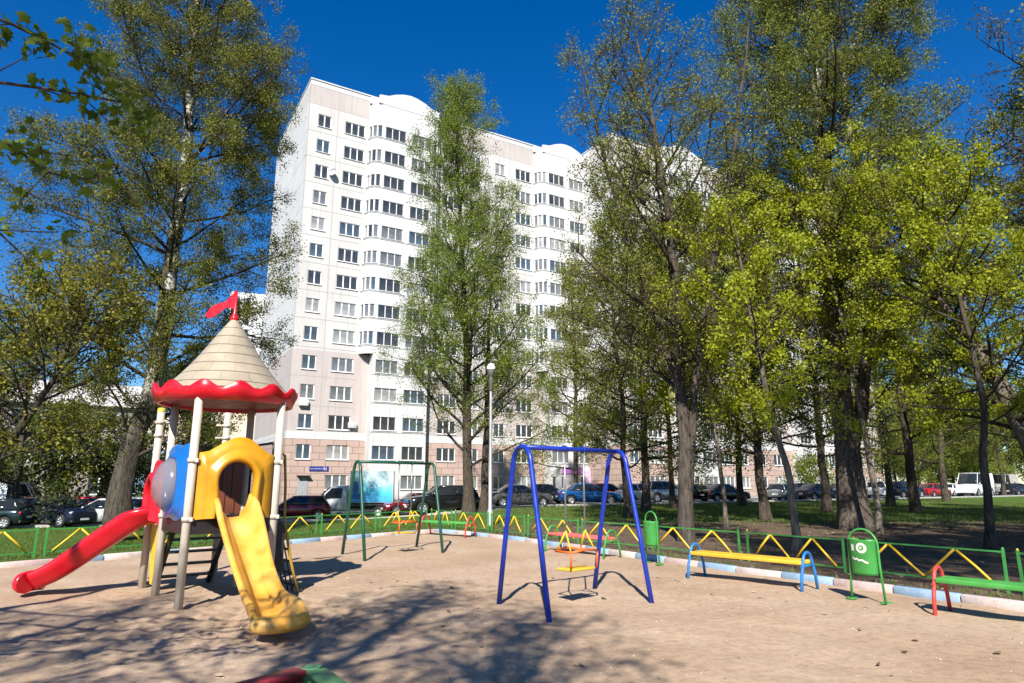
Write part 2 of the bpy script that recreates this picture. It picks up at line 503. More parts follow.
    x2 = rs.uniform(-7, 7, 150); y2 = rs.uniform(4, 15, 150); k2 = np.array([inside(a, b_) for a, b_ in zip(x2, y2)]); x = np.concatenate([x, x2[k2]]); y = np.concatenate([y, y2[k2]])
    V = np.zeros((len(x), 4, 3)); a = rs.uniform(0, 2 * PI, len(x)); l_ = rs.uniform(.025, .07, len(x)); wd = l_ * rs.uniform(.15, .7, len(x))
    z = np.array([(sand_height(p, q) if inside(p, q) else gz(p, q)) for p, q in zip(x, y)]) + .012
    for k, (u_, v_) in enumerate(((-1, 0), (0, -1), (1, 0), (0, 1))):
        V[:, k] = np.stack([x + np.cos(a) * l_ * u_ - np.sin(a) * wd * v_, y + np.sin(a) * l_ * u_ + np.cos(a) * wd * v_, z + rs.uniform(-.008, .02, len(x))], 1)
    lm, lnt = new_mat('dry_leaf_mat'); g = lnt.nodes.new('ShaderNodeNewGeometry')
    r = ramp(lnt, g.outputs['Random Per Island'], [(0, (.06, .04, .025)), (.5, (.2, .14, .09)), (1, (.36, .29, .21))]); principled(lnt, r.outputs[0], .9, spec=.1)
    tag(link_mesh('leaf_litter', np_mesh('leaf_litter', V.reshape(-1, 3), np.arange(4 * len(x)).reshape(-1, 4)), lm), kind='stuff')
    # ---- grit on the sand
    n = 2600
    x = rs.uniform(-7, 8, n); y = rs.uniform(3.2, 14, n)
    keep = np.array([inside(a, b_) for a, b_ in zip(x, y)]); x, y = x[keep], y[keep]
    b = MB()
    for a, c_ in zip(x, y):
        r_ = rng.uniform(.004, .013); z = sand_height(a, c_)
        q = [(a + r_ * math.cos(t + a) * rng.uniform(.7, 1.3), c_ + r_ * math.sin(t + a) * rng.uniform(.7, 1.3), z) for t in (0, 1.6, 3.1, 4.7)]
        b.add(q + [(a, c_, z + r_ * .9)], [(0, 1, 4), (1, 2, 4), (2, 3, 4), (3, 0, 4)])
    m, nt = new_mat('grit_mat'); g = nt.nodes.new('ShaderNodeNewGeometry')
    r = ramp(nt, g.outputs['Random Per Island'], [(0, (.12, .09, .06)), (.5, (.3, .23, .17)), (1, (.5, .43, .36))]); principled(nt, r.outputs[0], .9, spec=.2)
    tag(b.build('gravel', m), kind='stuff')
build_ground()

# ------------------------------------------------------------------- sun, sky, camera
SUN_DIR = Vector((.12, 1.19, -1.0)).normalized()      # the way the light travels
def build_light_camera():
    w = bpy.data.worlds.new('World'); scene.world = w; w.use_nodes = True
    nt = w.node_tree; nt.nodes.clear()
    sky = nt.nodes.new('ShaderNodeTexSky'); sky.sky_type = 'NISHITA'; sky.sun_disc = False
    el = math.asin(-SUN_DIR.z)
    to_sun = -SUN_DIR
    sky.sun_elevation = el
    sky.sun_rotation = math.atan2(to_sun.x, to_sun.y)
    sky.air_density = 1.0; sky.dust_density = 0.0; sky.ozone_density = 5.5; sky.altitude = 0
    bg = nt.nodes.new('ShaderNodeBackground'); bg.inputs['Strength'].default_value = .077
    o = nt.nodes.new('ShaderNodeOutputWorld')
    hs = nt.nodes.new('ShaderNodeHueSaturation'); hs.inputs['Saturation'].default_value = 1.32; hs.inputs['Hue'].default_value = .508
    nt.links.new(sky.outputs[0], hs.inputs['Color']); nt.links.new(hs.outputs[0], bg.inputs[0]); nt.links.new(bg.outputs[0], o.inputs[0])
    l = bpy.data.lights.new('sun', 'SUN'); l.energy = 4.9; l.angle = math.radians(.53); l.color = (1, .95, .87)
    so = bpy.data.objects.new('sun', l); COL.objects.link(so)
    so.rotation_euler = SUN_DIR.to_track_quat('-Z', 'Y').to_euler()
    so.location = (-3, -30, 30)
    cam = bpy.data.cameras.new('camera'); co = bpy.data.objects.new('camera', cam); COL.objects.link(co)
    co.location = (0, 0, CAMH); co.rotation_euler = (PI / 2 + PITCH, 0, 0)
    cam.sensor_width = 36; cam.lens = FPX / 1024 * 36; cam.clip_end = 3000; cam.clip_start = .05
    scene.camera = co
    vs = scene.view_settings; vs.view_transform = 'Standard'; vs.look = 'None'; vs.exposure = .97; vs.gamma = 1
    scene.cycles.max_bounces = 6; scene.cycles.transparent_max_bounces = 6
    scene.cycles.diffuse_bounces = 3; scene.cycles.glossy_bounces = 3; scene.cycles.transmission_bounces = 4
    scene.cycles.use_denoising = True
build_light_camera()
# =================================================================== BUILDINGS
def wall_panel(b, s0, s1, z0, z1, opens, fn, depth=.16, mi=0, mr=None):
    """flat wall with rectangular openings and their reveals. fn(s, z, q) -> xyz, q outward"""
    S = sorted({s0, s1, *[o[0] for o in opens], *[o[1] for o in opens]})
    Z = sorted({z0, z1, *[o[2] for o in opens], *[o[3] for o in opens]})
    mr = mi if mr is None else mr
    for i in range(len(S) - 1):
        for j in range(len(Z) - 1):
            cs, cz = (S[i] + S[i + 1]) / 2, (Z[j] + Z[j + 1]) / 2
            if any(o[0] < cs < o[1] and o[2] < cz < o[3] for o in opens): continue
            b.poly([fn(S[i], Z[j], 0), fn(S[i + 1], Z[j], 0), fn(S[i + 1], Z[j + 1], 0), fn(S[i], Z[j + 1], 0)], mi)
    for o in opens:
        a, c, d, e = o
        for p, q in (((a, d), (c, d)), ((c, d), (c, e)), ((c, e), (a, e)), ((a, e), (a, d))):
            b.poly([fn(*p, 0), fn(*p, -depth), fn(*q, -depth), fn(*q, 0)], mr)

def window_frame(b, w, h, lights, mi=0, t=.075, transom=None):
    """frame in the xz plane, centre origin, facing -y"""
    def bar(x0, x1, z0, z1): b.bbox((x0, -.03, z0), (x1, .03, z1), mi)
    bar(-w / 2, w / 2, -h / 2, -h / 2 + t); bar(-w / 2, w / 2, h / 2 - t, h / 2)
    bar(-w / 2, -w / 2 + t, -h / 2 + t, h / 2 - t); bar(w / 2 - t, w / 2, -h / 2 + t, h / 2 - t)
    for i in range(1, lights):
        x = -w / 2 + w * i / lights
        bar(x - t * .75, x + t * .75, -h / 2 + t, h / 2 - t)
    if transom is not None:
        i, fr = transom
        x0 = -w / 2 + w * i / lights + t * .75; x1 = -w / 2 + w * (i + 1) / lights - t * .75
        bar(x0, x1, -h / 2 + h * fr - .03, -h / 2 + h * fr + .03)

def glass_mats():
    out = []
    for nm, c, r in (('dark', (.05, .055, .06), .06), ('blue', (.07, .1, .13), .05), ('curtain', (.32, .32, .31), .12), ('grey', (.16, .17, .175), .1)):
        m, nt = new_mat('window_glass_%s_mat' % nm)
        n = noise(nt, .9, 3); lo = tuple(q * .55 for q in c)
        r_ = ramp(nt, n.outputs['Fac'], [(.35, lo), (.62, c)])
        principled(nt, r_.outputs[0], r, spec=.6)
        out.append(m)
    return out
GLASS = glass_mats()
WHITE_FRAME = paint('white_frame_mat', (.78, .78, .77), .5, .08)
GREY_FRAME = paint('balcony_frame_mat', (.62, .62, .61), .5, .12)

def panel_mat(name, col, rough=.85, var=.07):
    m, nt = new_mat(name)
    n = noise(nt, .35, 5, .6); n2 = noise(nt, 5, 6, .7)
    r = ramp(nt, n.outputs['Fac'], [(.3, tuple(c * (1 - var) for c in col)), (.7, tuple(min(.85, c * (1 + var)) for c in col))])
    tc = nt.nodes.new('ShaderNodeTexCoord'); mp = nt.nodes.new('ShaderNodeMapping'); mp.inputs['Scale'].default_value = (3, 3, .18)
    nt.links.new(tc.outputs['Object'], mp.inputs['Vector'])
    st = noise(nt, 1.2, 5, .6, vec=mp.outputs[0]); rs_ = ramp(nt, st.outputs['Fac'], [(.28, (.8, .78, .76)), (.5, (1, 1, 1))])
    c = mixc(nt, .8, r.outputs[0], rs_.outputs[0], 'MULTIPLY')
    principled(nt, c, rough, 0, n2.outputs['Fac'], .15, .02, spec=.2)
    return m

def tile_mat(name, c1, c2, mortar, w=1.25, h=.62):
    m, nt = new_mat(name)
    tc = nt.nodes.new('ShaderNodeTexCoord'); sp = nt.nodes.new('ShaderNodeSeparateXYZ'); cb = nt.nodes.new('ShaderNodeCombineXYZ')
    nt.links.new(tc.outputs['Object'], sp.inputs[0])
    ad = nt.nodes.new('ShaderNodeMath'); ad.operation = 'SUBTRACT'
    nt.links.new(sp.outputs['X'], ad.inputs[0]); nt.links.new(sp.outputs['Y'], ad.inputs[1])
    nt.links.new(ad.outputs[0], cb.inputs[0]); nt.links.new(sp.outputs['Z'], cb.inputs[1])
    br = nt.nodes.new('ShaderNodeTexBrick'); nt.links.new(cb.outputs[0], br.inputs['Vector'])
    br.inputs['Color1'].default_value = c4(c1); br.inputs['Color2'].default_value = c4(c2); br.inputs['Mortar'].default_value = c4(mortar)
    br.inputs['Scale'].default_value = 1; br.inputs['Brick Width'].default_value = w; br.inputs['Row Height'].default_value = h
    br.inputs['Mortar Size'].default_value = .03; br.inputs['Mortar Smooth'].default_value = .3
    n = noise(nt, 8, 5, .7); r = ramp(nt, n.outputs['Fac'], [(.3, (.84, .82, .8)), (.65, (1, 1, 1))])
    c = mixc(nt, .8, br.outputs['Color'], r.outputs[0], 'MULTIPLY')
    principled(nt, c, .85, 0, br.outputs['Fac'], -.3, .02, spec=.2)
    return m

WALLM = [panel_mat('wall_white_mat', (.54, .535, .53)), panel_mat('wall_beige_mat', (.44, .39, .365)),
         tile_mat('wall_tile_mat', (.40, .295, .25), (.46, .345, .30), (.2, .14, .115)),
         flat('wall_seam_mat', (.33, .31, .29), .9), panel_mat('wall_cream_mat', (.5, .483, .462)), flat('roof_felt_mat', (.1, .1, .1), .9)]
W_, BE, TI, SE, CR, RF = range(6)
FLOOR = 2.787
def zc(k): return 1.65 if k == 1 else 4.42 + FLOOR * (k - 2)
ZROOF = 42.0
SECW = 20.7

def flats(root, length, depth, n_sec, section_end, rnd, end_beige=True, start=0.0):
    """panel block in its own frame: +x along the front, front faces -y, z up"""
    wall = MB(); wins = []          # wins: (kind, pos, rot, k, s)
    def F0(s, z, q=0.): return (s, -q, z)
    wall_h_beige = (6.3, 14.0)
    s_off = start
    for sec in range(n_sec):
        o = s_off + sec * SECW
        def S(x): return o + x
        end = min(length, S(SECW))
        cols = [(S(.95), S(2.3), 2), (S(3.75), S(5.9), 3), (S(14.95), S(17.1), 3), (S(18.4), S(19.75), 2)]
        def zone(a, c, wins_):
            c = min(c, length)
            if c <= a + .3: return
            for (z0, z1, mi) in ((0, 5.6, TI), (5.6, 6.3, W_), (6.3, 14.0, BE), (14.0, 39.55, CR), (39.55, 41.65, BE), (41.65, ZROOF + .2, W_)):
                ops = []
                for (x0, x1, n) in wins_:
                    if x1 > c - .2: continue
                    for k in range(1, 15):
                        h = .68
                        if k == 1 and sec == 0 and n == 2 and x0 < S(3) and start == 0: continue
                        zz = zc(k)
                        if z0 <= zz - h and zz + h <= z1:
                            ops.append((x0, x1, zz - h, zz + h))
                            wins.append((n, x1 - x0, (x0 + x1) / 2, 0.12 * 0 - .0, zz, 0., k))
                wall_panel(wall, a, c, z0, z1, ops, F0, mi=mi)
            # seams between the wall panels
            for k in range(2, 15):
                z = zc(k) - 1.32
                if abs(z - 5.6) < .5: z = 5.6
                if z > 6: wall.bbox((a, -.006, z - .03), (c, .004, z + .03), SE)
            wall.bbox((a, -.006, 39.53), (c, .004, 39.58), SE)
            wall.bbox((a, -.008, 41.6), (c, .004, 41.67), SE)
        zone(S(0), S(6.3), cols[:2]); zone(S(14.4), S(SECW), cols[2:])
        for x in (.02, 2.95, ):
            wall.bbox((S(x) - .03, -.0075, 6.3), (S(x) + .03, .003, 41.6), SE)
        for x in (17.8,):
            if S(x) < length: wall.bbox((S(x) - .03, -.0075, 6.3), (S(x) + .03, .003, 41.6), SE)
        # ---- the projecting bay
        if S(14.4) < length + 1:
            q = 1.2; c0, c1 = S(7.45), S(13.25); zb = 14.0
            def FB(s, z, d=0.): return (s, -q - d, z)
            ops = []
            for k in range(1, 15):
                zz = zc(k)
                for (x0, x1) in ((7.75, 10.05), (10.75, 13.0)):
                    h = .66
                    ops.append((S(x0), S(x1), zz - h, zz + h)); wins.append((4, x1 - x0, S((x0 + x1) / 2), -q, zz, 0., k))
            wall_panel(wall, c0, c1, 0, ZROOF - .9, ops, FB, mi=W_)
            # sides: plain below the 6th floor, slanted and glazed above
            for (sa, sb, sgn) in ((c0, S(6.3), 1), (c1, S(14.4), -1)):
                wall.poly([(sa, 0, 0), (sa, -q, 0), (sa, -q, zb), (sa, 0, zb)][::sgn], W_)
                # wall behind the overhang
                lo, hi = min(sa, sb), max(sa, sb)
                for (z0, z1, mi) in ((0, 5.6, TI), (5.6, 6.3, W_), (6.3, zb, BE)):
                    wall.poly([(lo, 0, z0), (hi, 0, z0), (hi, 0, z1), (lo, 0, z1)], mi)
                # underside
                wall.poly([(sa, -q, zb), (sa, 0, zb), (sb, 0, zb)][::-sgn], W_)
                # rounded glazed corner in three facets
                ex = abs(sa - sb)
                arc = [Vector((sb + (sa - sb) * (1 - math.cos(t)), -q * math.sin(t), 0)) for t in (0, PI / 6, PI / 3, PI / 2)]
                if sgn < 0: arc = arc[::-1]
                for A_, B_ in zip(arc[:-1], arc[1:]):
                    d = (B_ - A_); ln = d.length; d.normalize(); nrm = Vector((d.y, -d.x, 0))
                    def FS(s, z, q2=0.): p = A_ + d * s + nrm * q2; return (p.x, p.y, z)
                    wall_panel(wall, 0, ln, zb, ZROOF - .9, [(.05, ln - .05, zc(k) - .66, zc(k) + .66) for k in range(6, 15)], FS, mi=W_)
                    for k in range(6, 15):
                        c = A_ + d * (ln / 2); wins.append((6, ln - .1, c.x, c.y, zc(k), math.atan2(d.y, d.x), k))
                wall.poly([(p.x, p.y, zb) for p in arc] + [(sa, 0, zb)], W_)
                wall.poly([(p.x, p.y, ZROOF - .9) for p in arc] + [(sa, 0, ZROOF - .9)], W_)
                for k in range(6, 15):
                    z = zc(k) - .78
                    wall.loft([[p + Vector((0, 0, z - .05)), p + (p - Vector((sa, 0, 0))).normalized() * .05 + Vector((0, 0, z - .05)), p + (p - Vector((sa, 0, 0))).normalized() * .05 + Vector((0, 0, z)), p + Vector((0, 0, z))] for p in arc], W_, False)
            # cornice and gable above the bay
            pts = [(S(6.3), 0), (c0, -q), (c1, -q), (S(14.4), 0)]
            wall.poly([(x, y, ZROOF - .9) for x, y in pts][::-1], W_)
            gab = [(6.9, ZROOF - .95), (13.9, ZROOF - .95), (13.9, ZROOF + .0), (12.9, ZROOF + .15), (12.1, ZROOF + .55), (11.2, ZROOF + .85), (10.4, ZROOF + .95), (9.6, ZROOF + .85), (8.7, ZROOF + .55), (7.9, ZROOF + .15), (6.9, ZROOF + .0)]
            wall.prism([(S(x), z) for x, z in gab], -q - .03, -q + .17, lambda u, v, h: (u, h, v), W_)
            wall.bbox((S(6.9), -q + .17, ZROOF - .95), (S(13.9), .0, ZROOF - .6), W_)
            wall.bbox((S(6.3), -.1, ZROOF - .6), (S(14.4), .0, ZROOF + .15), W_)
            # floor ledges on the bay
            for k in range(2, 15):
                z = zc(k) - .78
                wall.bbox((c0 - .01, -q - .05, z - .05), (c1 + .01, -q, z), W_)
    # end walls, back, roof
    for (x, sgn) in ((0, 1), (length, -1)):
        for (z0, z1, mi) in ((0, 5.6, TI), (5.6, 6.3, W_), (6.3, 14.0, BE), (14.0, 39.55, W_), (39.55, 41.65, CR), (41.65, ZROOF + .2, W_)):
            wall.poly([(x, depth, z0), (x, 0, z0), (x, 0, z1), (x, depth, z1)][::sgn], mi)
        for k in range(3, 15):
            wall.bbox((x - .005, 0.03, zc(k) - 1.34), (x + .005, depth, zc(k) - 1.30), SE)
        for y in (5.5, 11):
            wall.bbox((x - .006, y - .02, 6.3), (x + .006, y + .02, 41.6), SE)
    wall.poly([(0, depth, 0), (length, depth, 0), (length, depth, ZROOF + .2), (0, depth, ZROOF + .2)][::-1], W_)
    wall.poly([(0.25, .25, ZROOF - .4), (length - .25, .25, ZROOF - .4), (length - .25, depth - .25, ZROOF - .4), (.25, depth - .25, ZROOF - .4)], RF)
    for (a, b_) in (((-.06, -.08), (length + .06, .25)), ((-.06, depth - .25), (length + .06, depth + .06))):
        wall.bbox((a[0], a[1], ZROOF + .2), (b_[0], b_[1], ZROOF + .34), W_)
    for x in (-.06, length - .2):
        wall.bbox((x, .25, ZROOF + .2), (x + .26, depth - .25, ZROOF + .34), W_)
    # lift rooms on the roof
    for sec in range(n_sec):
        x = s_off + sec * SECW + 10
        if x + 3 < length: wall.bbox((x - 3, 6, ZROOF - .4), (x + 3, 12, ZROOF + 2.2), W_)
    wall.bbox((-.03, -.04, -1.0), (length + .03, depth, -.004), SE)
    wall.build('wall', WALLM, root)
    return wins

def place_windows(root, wins, n_single, score):
    frames = {}; rnd = random.Random(11)
    def meshes(kind, w):
        key = (kind, round(w, 2))
        if key not in frames:
            lights = {2: 2, 3: 3, 4: 3, 5: 2, 6: 1}[kind]
            h = 1.36 if kind in (2, 3) else 1.32
            b = MB(); window_frame(b, w, h, lights, 0, .075 if kind in (2, 3) else .06, None)
            b.bbox((-w / 2 - .06, -.2, -h / 2 - .05), (w / 2 + .06, -.035, -h / 2 - .01), 0)
            g = MB(); g.poly([(-w / 2 + .02, .012, -h / 2 + .02), (w / 2 - .02, .012, -h / 2 + .02), (w / 2 - .02, .012, h / 2 - .02), (-w / 2 + .02, .012, h / 2 - .02)])
            fo = b.build('window', [WHITE_FRAME if kind in (2, 3) else GREY_FRAME], None); go = g.build('pane', [GLASS[0]], None)
            fm, gm = fo.data, go.data
            gms = []
            for m in GLASS:
                c = gm.copy(); c.materials.clear(); c.materials.append(m); gms.append(c)
            bpy.data.objects.remove(fo); bpy.data.objects.remove(go)
            frames[key] = (fm, gms)
        return frames[key]
    wins = sorted(wins, key=score)
    bulk = MB()
    for i, (kind, w, x, y, z, rz, k) in enumerate(wins):
        fm, gms = meshes(kind, w)
        gi = rnd.choices([0, 1, 2, 3], [3, 3, 1.6, 3] if kind in (2, 3) else [4, 2, 1.2, 3.5])[0]
        M = Matrix.Translation((x, y, z)) @ Matrix.Rotation(rz, 4, 'Z') @ Matrix.Translation((0, .1, 0))
        if i < n_single:
            fo = bpy.data.objects.new('window', fm); COL.objects.link(fo); fo.parent = root; fo.matrix_local = M
            go = bpy.data.objects.new('pane', gms[gi]); COL.objects.link(go); go.parent = fo
        else:
            for me, mi in ((fm, 0 if kind in (2, 3) else 1), (gms[gi], 2 + gi)):
                bulk.add([M @ v.co for v in me.vertices], [list(p.vertices) for p in me.polygons], mi)
    if bulk.v:
        o = bulk.build('window', [WHITE_FRAME, GREY_FRAME] + GLASS, root); o['kind'] = 'stuff'

AZ = math.radians(59.3)
BD = Vector((math.sin(AZ), math.cos(AZ), 0)); BN = Vector((BD.y, -BD.x, 0))
def build_flats():
    rz = math.atan2(BD.y, BD.x)
    A = empty('apartment_block', (-20.6, 60.1, 0), rz)
    tag(A, 'tall white panel apartment block with bare end wall and tiled base, behind the truck', 'apartment building')
    wins = flats(A, 36.0, 16.5, 2, None, None)
    place_windows(A, wins, 98, lambda w: w[2] * 1.0 + (0 if w[6] < 15 else 0))
    # grey door, blue street sign, air conditioner, dish
    b = MB(); b.bbox((1.3, -.05, .1), (2.25, -.004, 2.12), 0); d = b.build('door', [paint('grey_door_mat', (.3, .31, .33), .5)], A)
    b = MB(); b.bbox((1.2, -.5, 2.25), (2.35, -.004, 2.31), 0); b.build('door_canopy', [flat('canopy_mat', (.14, .12, .11), .6)], A)
    b = MB(); b.bbox((2.3, -.06, 2.68), (4.07, -.01, 3.1), 0); sg = b.build('street_sign', [paint('sign_blue_mat', (.02, .03, .2), .4, .1)], A)
    b = MB(); rr = random.Random(4); x = 2.42
    while x < 3.5:
        w = rr.uniform(.03, .06); b.bbox((x, -.066, 2.84), (x + .014, -.0605, 2.95)); b.bbox((x + .014, -.066, 2.84 + rr.choice([0, .045, .095])), (x + w, -.0605, 2.855 + rr.choice([0, .045, .095]))); x += w + .03
    b.build('lettering', flat('sign_letter_mat', (.5, .55, .72), .5), sg)
    b = MB(); b.tube([(3.68 + .07 * math.cos(t), -.064, 2.955 + .06 * math.sin(t)) for t in [i * .7 for i in range(10)]], .016, 5); b.tube([(3.68 + .08 * math.cos(t), -.064, 2.83 + .07 * math.sin(t)) for t in [i * .7 for i in range(10)]], .016, 5)
    b.bbox((3.84, -.066, 2.76), (3.87, -.0605, 3.0)); b.build('number', flat('sign_number_mat', (.85, .85, .88), .5), sg)
    b = MB(); b.rbox((1.35, -.22, zc(4) - 1.1), (.85, .34, .6), .04, 0); b.lathe([(.2, 0), (.2, .02), (.17, .02)], 16, (0, 0, 0)) if False else None
    b.build('air_conditioner', [paint('aircon_mat', (.6, .6, .58), .5)], A)
    for (sx_, k_) in ((6.05, 3), (15.9 - 1.3, 5), (17.6, 8), (24.2 - .8, 4), (35.0, 6)):
        b = MB(); b.rbox((sx_, -.2, zc(k_) - .2), (.8, .32, .55), .04, 0); b.build('air_conditioner', [paint('aircon_mat', (.55, .55, .53), .5)], A)
    for (s, z, r) in ((2.75, 32.3, .42),):
        b = MB(); prof = [(r * t, .16 * r * t * t * 2) for t in (0.01, .3, .55, .8, 1)] + [(r, .16 * r * 2 + .02)]
        b.lathe(prof, 20, (0, 0, 0), 0)
        b.tube([(0, 0, 0), (0, -.1, -.25), (0, 0, -.4)], .02, 6)
        o = b.build('satellite_dish', [paint('dish_mat', (.4, .4, .41), .5)], A); o.location = (s, -.3, z); o.rotation_euler = (math.radians(75), 0, math.radians(-50))
    # shop entrance in the second bay
    o = SECW; q = 1.2
    b = MB(); b.bbox((o + 9.2, -q - .05, .1), (o + 11.6, -q - .003, 2.5), 0); b.build('shop_door', [paint('shop_door_mat', (.33, .31, .3), .3)], A)
    b = MB(); b.bbox((o + 8.7, -q - .16, 2.62), (o + 11.9, -q - .06, 3.3), 0); b.build('shop_sign', [paint('purple_sign_mat', (.34, .14, .42), .4, .3, 1.5, (.7, .45, .2), chip_amt=.6)], A)
    b = MB(); b.bbox((o + 12.1, -q - .12, .6), (o + 13.2, -q - .06, 3.0), 0); b.build('shop_panel', [paint('lilac_panel_mat', (.55, .4, .55), .4, .25, 3, (.75, .7, .72))], A)
    b = MB(); b.prism([(o + 8.1, .1), (o + 8.6, .1), (o + 8.6, 3.5), (o + 8.1, 3.5)], -q - .5, -q - .002, lambda u, v, h: (u, h, v), 0); b.build('pillar', [WALLM[0]], A)
    # nearer block, stepped forward
    B = empty('apartment_block', (11.9, 71.1, 0), rz)
    tag(B, 'forward part of the white apartment block, seen through the grove', 'apartment building')
    wins = flats(B, 48.0, 18.0, 3, None, None)
    place_windows(B, wins, 98, lambda w: w[2] + 0.0)

    # far white tower, left of the end wall
    p = atD(256, 480, 165)
    T = empty('tower_block', (p.x - 12, 168, 0), math.radians(20))
    tag(T, 'distant white tower block left of the bare end wall, seen beyond the red flag', 'apartment building')
    wl = MB(); g = MB()
    def FT(s, z, d=0.): return (s, -d, z)
    W, D, H = 26, 16, 51.5
    ops = []
    for k in range(17):
        z = 2 + k * 2.9
        for x in (1.5, 4.2, 8.5, 10.6, 12.7, 16.2, 19, 22.5):
            w = 1.5 if x in (8.5, 10.6, 12.7) else 1.0
            ops.append((x, x + w, z, z + 1.6))
    wall_panel(wl, 0, W, 0, H, ops, FT, .25, 0)
    for o_ in ops:
        g.poly([(o_[0], .22, o_[2]), (o_[1], .22, o_[2]), (o_[1], .22, o_[3]), (o_[0], .22, o_[3])])
    wl.poly([(0, D, 0), (0, 0, 0), (0, 0, H), (0, D, H)]); wl.poly([(W, 0, 0), (W, D, 0), (W, D, H), (W, 0, H)])
    wl.poly([(W, D, 0), (0, D, 0), (0, D, H), (W, D, H)]); wl.poly([(0, 0, H), (W, 0, H), (W, D, H), (0, D, H)])
    wl.build('wall', [WALLM[0]], T); o_ = g.build('window', [GLASS[0]], T); o_['kind'] = 'stuff'
    b = MB(); b.bbox((15, 4, H), (24, 12, H + 2.6)); b.build('lift_room', [WALLM[0]], T)

    # arched beige sports hall seen between the posts of the play tower
    p = atD(196, 480, 95)
    Hh = empty('sports_hall', (p.x, 100, 0), math.radians(10))
    tag(Hh, 'beige hall with a low curved roof seen between the posts of the play tower', 'hall')
    prof = []
    for i in range(15):
        a = PI * i / 14
        prof.append((-16 * math.cos(a) + 0, 6.5 + 6.0 * math.sin(a)))
    b = MB()
    for i in range(14):
        (x0, z0), (x1, z1) = prof[i], prof[i + 1]
        b.poly([(x0, 0, z0), (x0, 26, z0), (x1, 26, z1), (x1, 0, z1)])
    b.build('roof', [panel_mat('hall_roof_mat', (.5, .42, .3))], Hh)
    b = MB(); b.poly([(x, .4, z) for x, z in prof][::-1]); b.build('gable', [panel_mat('hall_gable_mat', (.58, .5, .38))], Hh)
    b = MB(); b.poly([(-16, .4, 0), (16, .4, 0), (16, .4, 6.5), (-16, .4, 6.5)]); b.poly([(-16, 26, 0), (-16, .4, 0), (-16, .4, 6.5), (-16, 26, 6.5)]); b.poly([(16, .4, 0), (16, 26, 0), (16, 26, 6.5), (16, .4, 6.5)])
    b.build('wall', [paint('hall_glass_mat', (.2, .3, .42), .25, .3, .5)], Hh)

    # low old building at the far left
    L = empty('low_building', (-58, 52, -.7), math.radians(33))
    tag(L, 'low plastered building with rows of white framed windows at the left edge, behind the trees', 'building')
    wl = MB(); W, D, H = 25, 13, 9.6; ops = []
    for k in range(3):
        for x in range(7): ops.append((1.4 + x * 3.3, 3.2 + x * 3.3, 1.2 + k * 3.05, 2.9 + k * 3.05))
    wall_panel(wl, 0, W, 0, H, ops, FT, .2, 0)
    wl.poly([(W, 0, 0), (W, D, 0), (W, D, H), (W, 0, H)]); wl.poly([(0, D, 0), (0, 0, 0), (0, 0, H), (0, D, H)]); wl.poly([(W, D, 0), (0, D, 0), (0, D, H), (W, D, H)])
    wl.build('wall', [panel_mat('shaded_plaster_mat', (.25, .225, .19), .9, .2)], L)  # grey-brown wall colour carries the tree shade on beige plaster
    b = MB(); b.prism([(-.5, H), (D + .5, H), (D / 2, H + 3)], -.5, W + .5, lambda u, v, h: (h, u, v)); b.build('roof', [panel_mat('low_roof_mat', (.42, .4, .38))], L)
    b0 = MB(); window_frame(b0, 1.8, 1.7, 2, 0, .09); fo = b0.build('window', [WHITE_FRAME], None); fm = fo.data; bpy.data.objects.remove(fo)
    g = MB(); g.poly([(-.88, .01, -.83), (.88, .01, -.83), (.88, .01, .83), (-.88, .01, .83)]); go = g.build('pane', [GLASS[0]], None); gm = go.data; bpy.data.objects.remove(go)
    for o_ in ops:
        f = bpy.data.objects.new('window', fm); COL.objects.link(f); f.parent = L; f.location = ((o_[0] + o_[1]) / 2, .15, (o_[2] + o_[3]) / 2)
        p_ = bpy.data.objects.new('pane', gm); COL.objects.link(p_); p_.parent = f
build_flats()
# =================================================================== PLAYGROUND
YEL = paint('yellow_plastic_mat', (.53, .25, .009), .33, .2, 3.0, (.5, .22, .04), chip_amt=.64)
YEL_SLIDE = None
def slide_mat():
    m, nt = new_mat('worn_yellow_slide_mat')
    n = noise(nt, 2.2, 5, .6); n2 = noise(nt, 6, 6, .7)
    r = ramp(nt, n.outputs['Fac'], [(.3, (.58, .25, .015)), (.5, (.66, .345, .06)), (.72, (.70, .43, .14))])
    r2 = ramp(nt, n2.outputs['Fac'], [(.56, (0, 0, 0)), (.72, (.8, .8, .8))])
    c = mixc(nt, r2.outputs[0], r.outputs[0], (.6, .3, .04))
    n3 = noise(nt, 1.4, 7, .75); r3 = ramp(nt, n3.outputs['Fac'], [(.6, (0, 0, 0)), (.7, (.75, .75, .75))])
    c = mixc(nt, r3.outputs[0], c, (.3, .15, .05))
    rr = ramp(nt, n2.outputs['Fac'], [(.3, (.3, .3, .3)), (.7, (.55, .55, .55))])
    principled(nt, c, rr.outputs[0], 0, n2.outputs['Fac'], .1, .01)
    return m
YEL_SLIDE = slide_mat()
RED = paint('red_plastic_mat', (.55, .007, .018), .28, .14, 3.0, (.5, .06, .05), chip_amt=.68)
BLUEP = paint('blue_plastic_mat', (.006, .12, .42), .25, .15, 3)
CREAM = paint('cream_post_mat', (.48, .425, .35), .5, .1, 4, (.4, .33, .25), chip_amt=.66)
BLACKM = paint('black_metal_mat', (.018, .016, .016), .45, .3, 5)
BROWNP = paint('brown_plastic_mat', (.16, .05, .025), .4, .2, 4)
BLUEM = paint('blue_metal_mat', (.008, .03, .30), .35, .15, 5, (.06, .07, .12), chip_amt=.615)
DGREEN = paint('dark_green_metal_mat', (.01, .075, .045), .4, .2, 5, (.06, .05, .04), chip_amt=.615)
GREEN = paint('green_metal_mat', (.045, .26, .05), .45, .22, 5, (.16, .2, .08), chip_amt=.615)
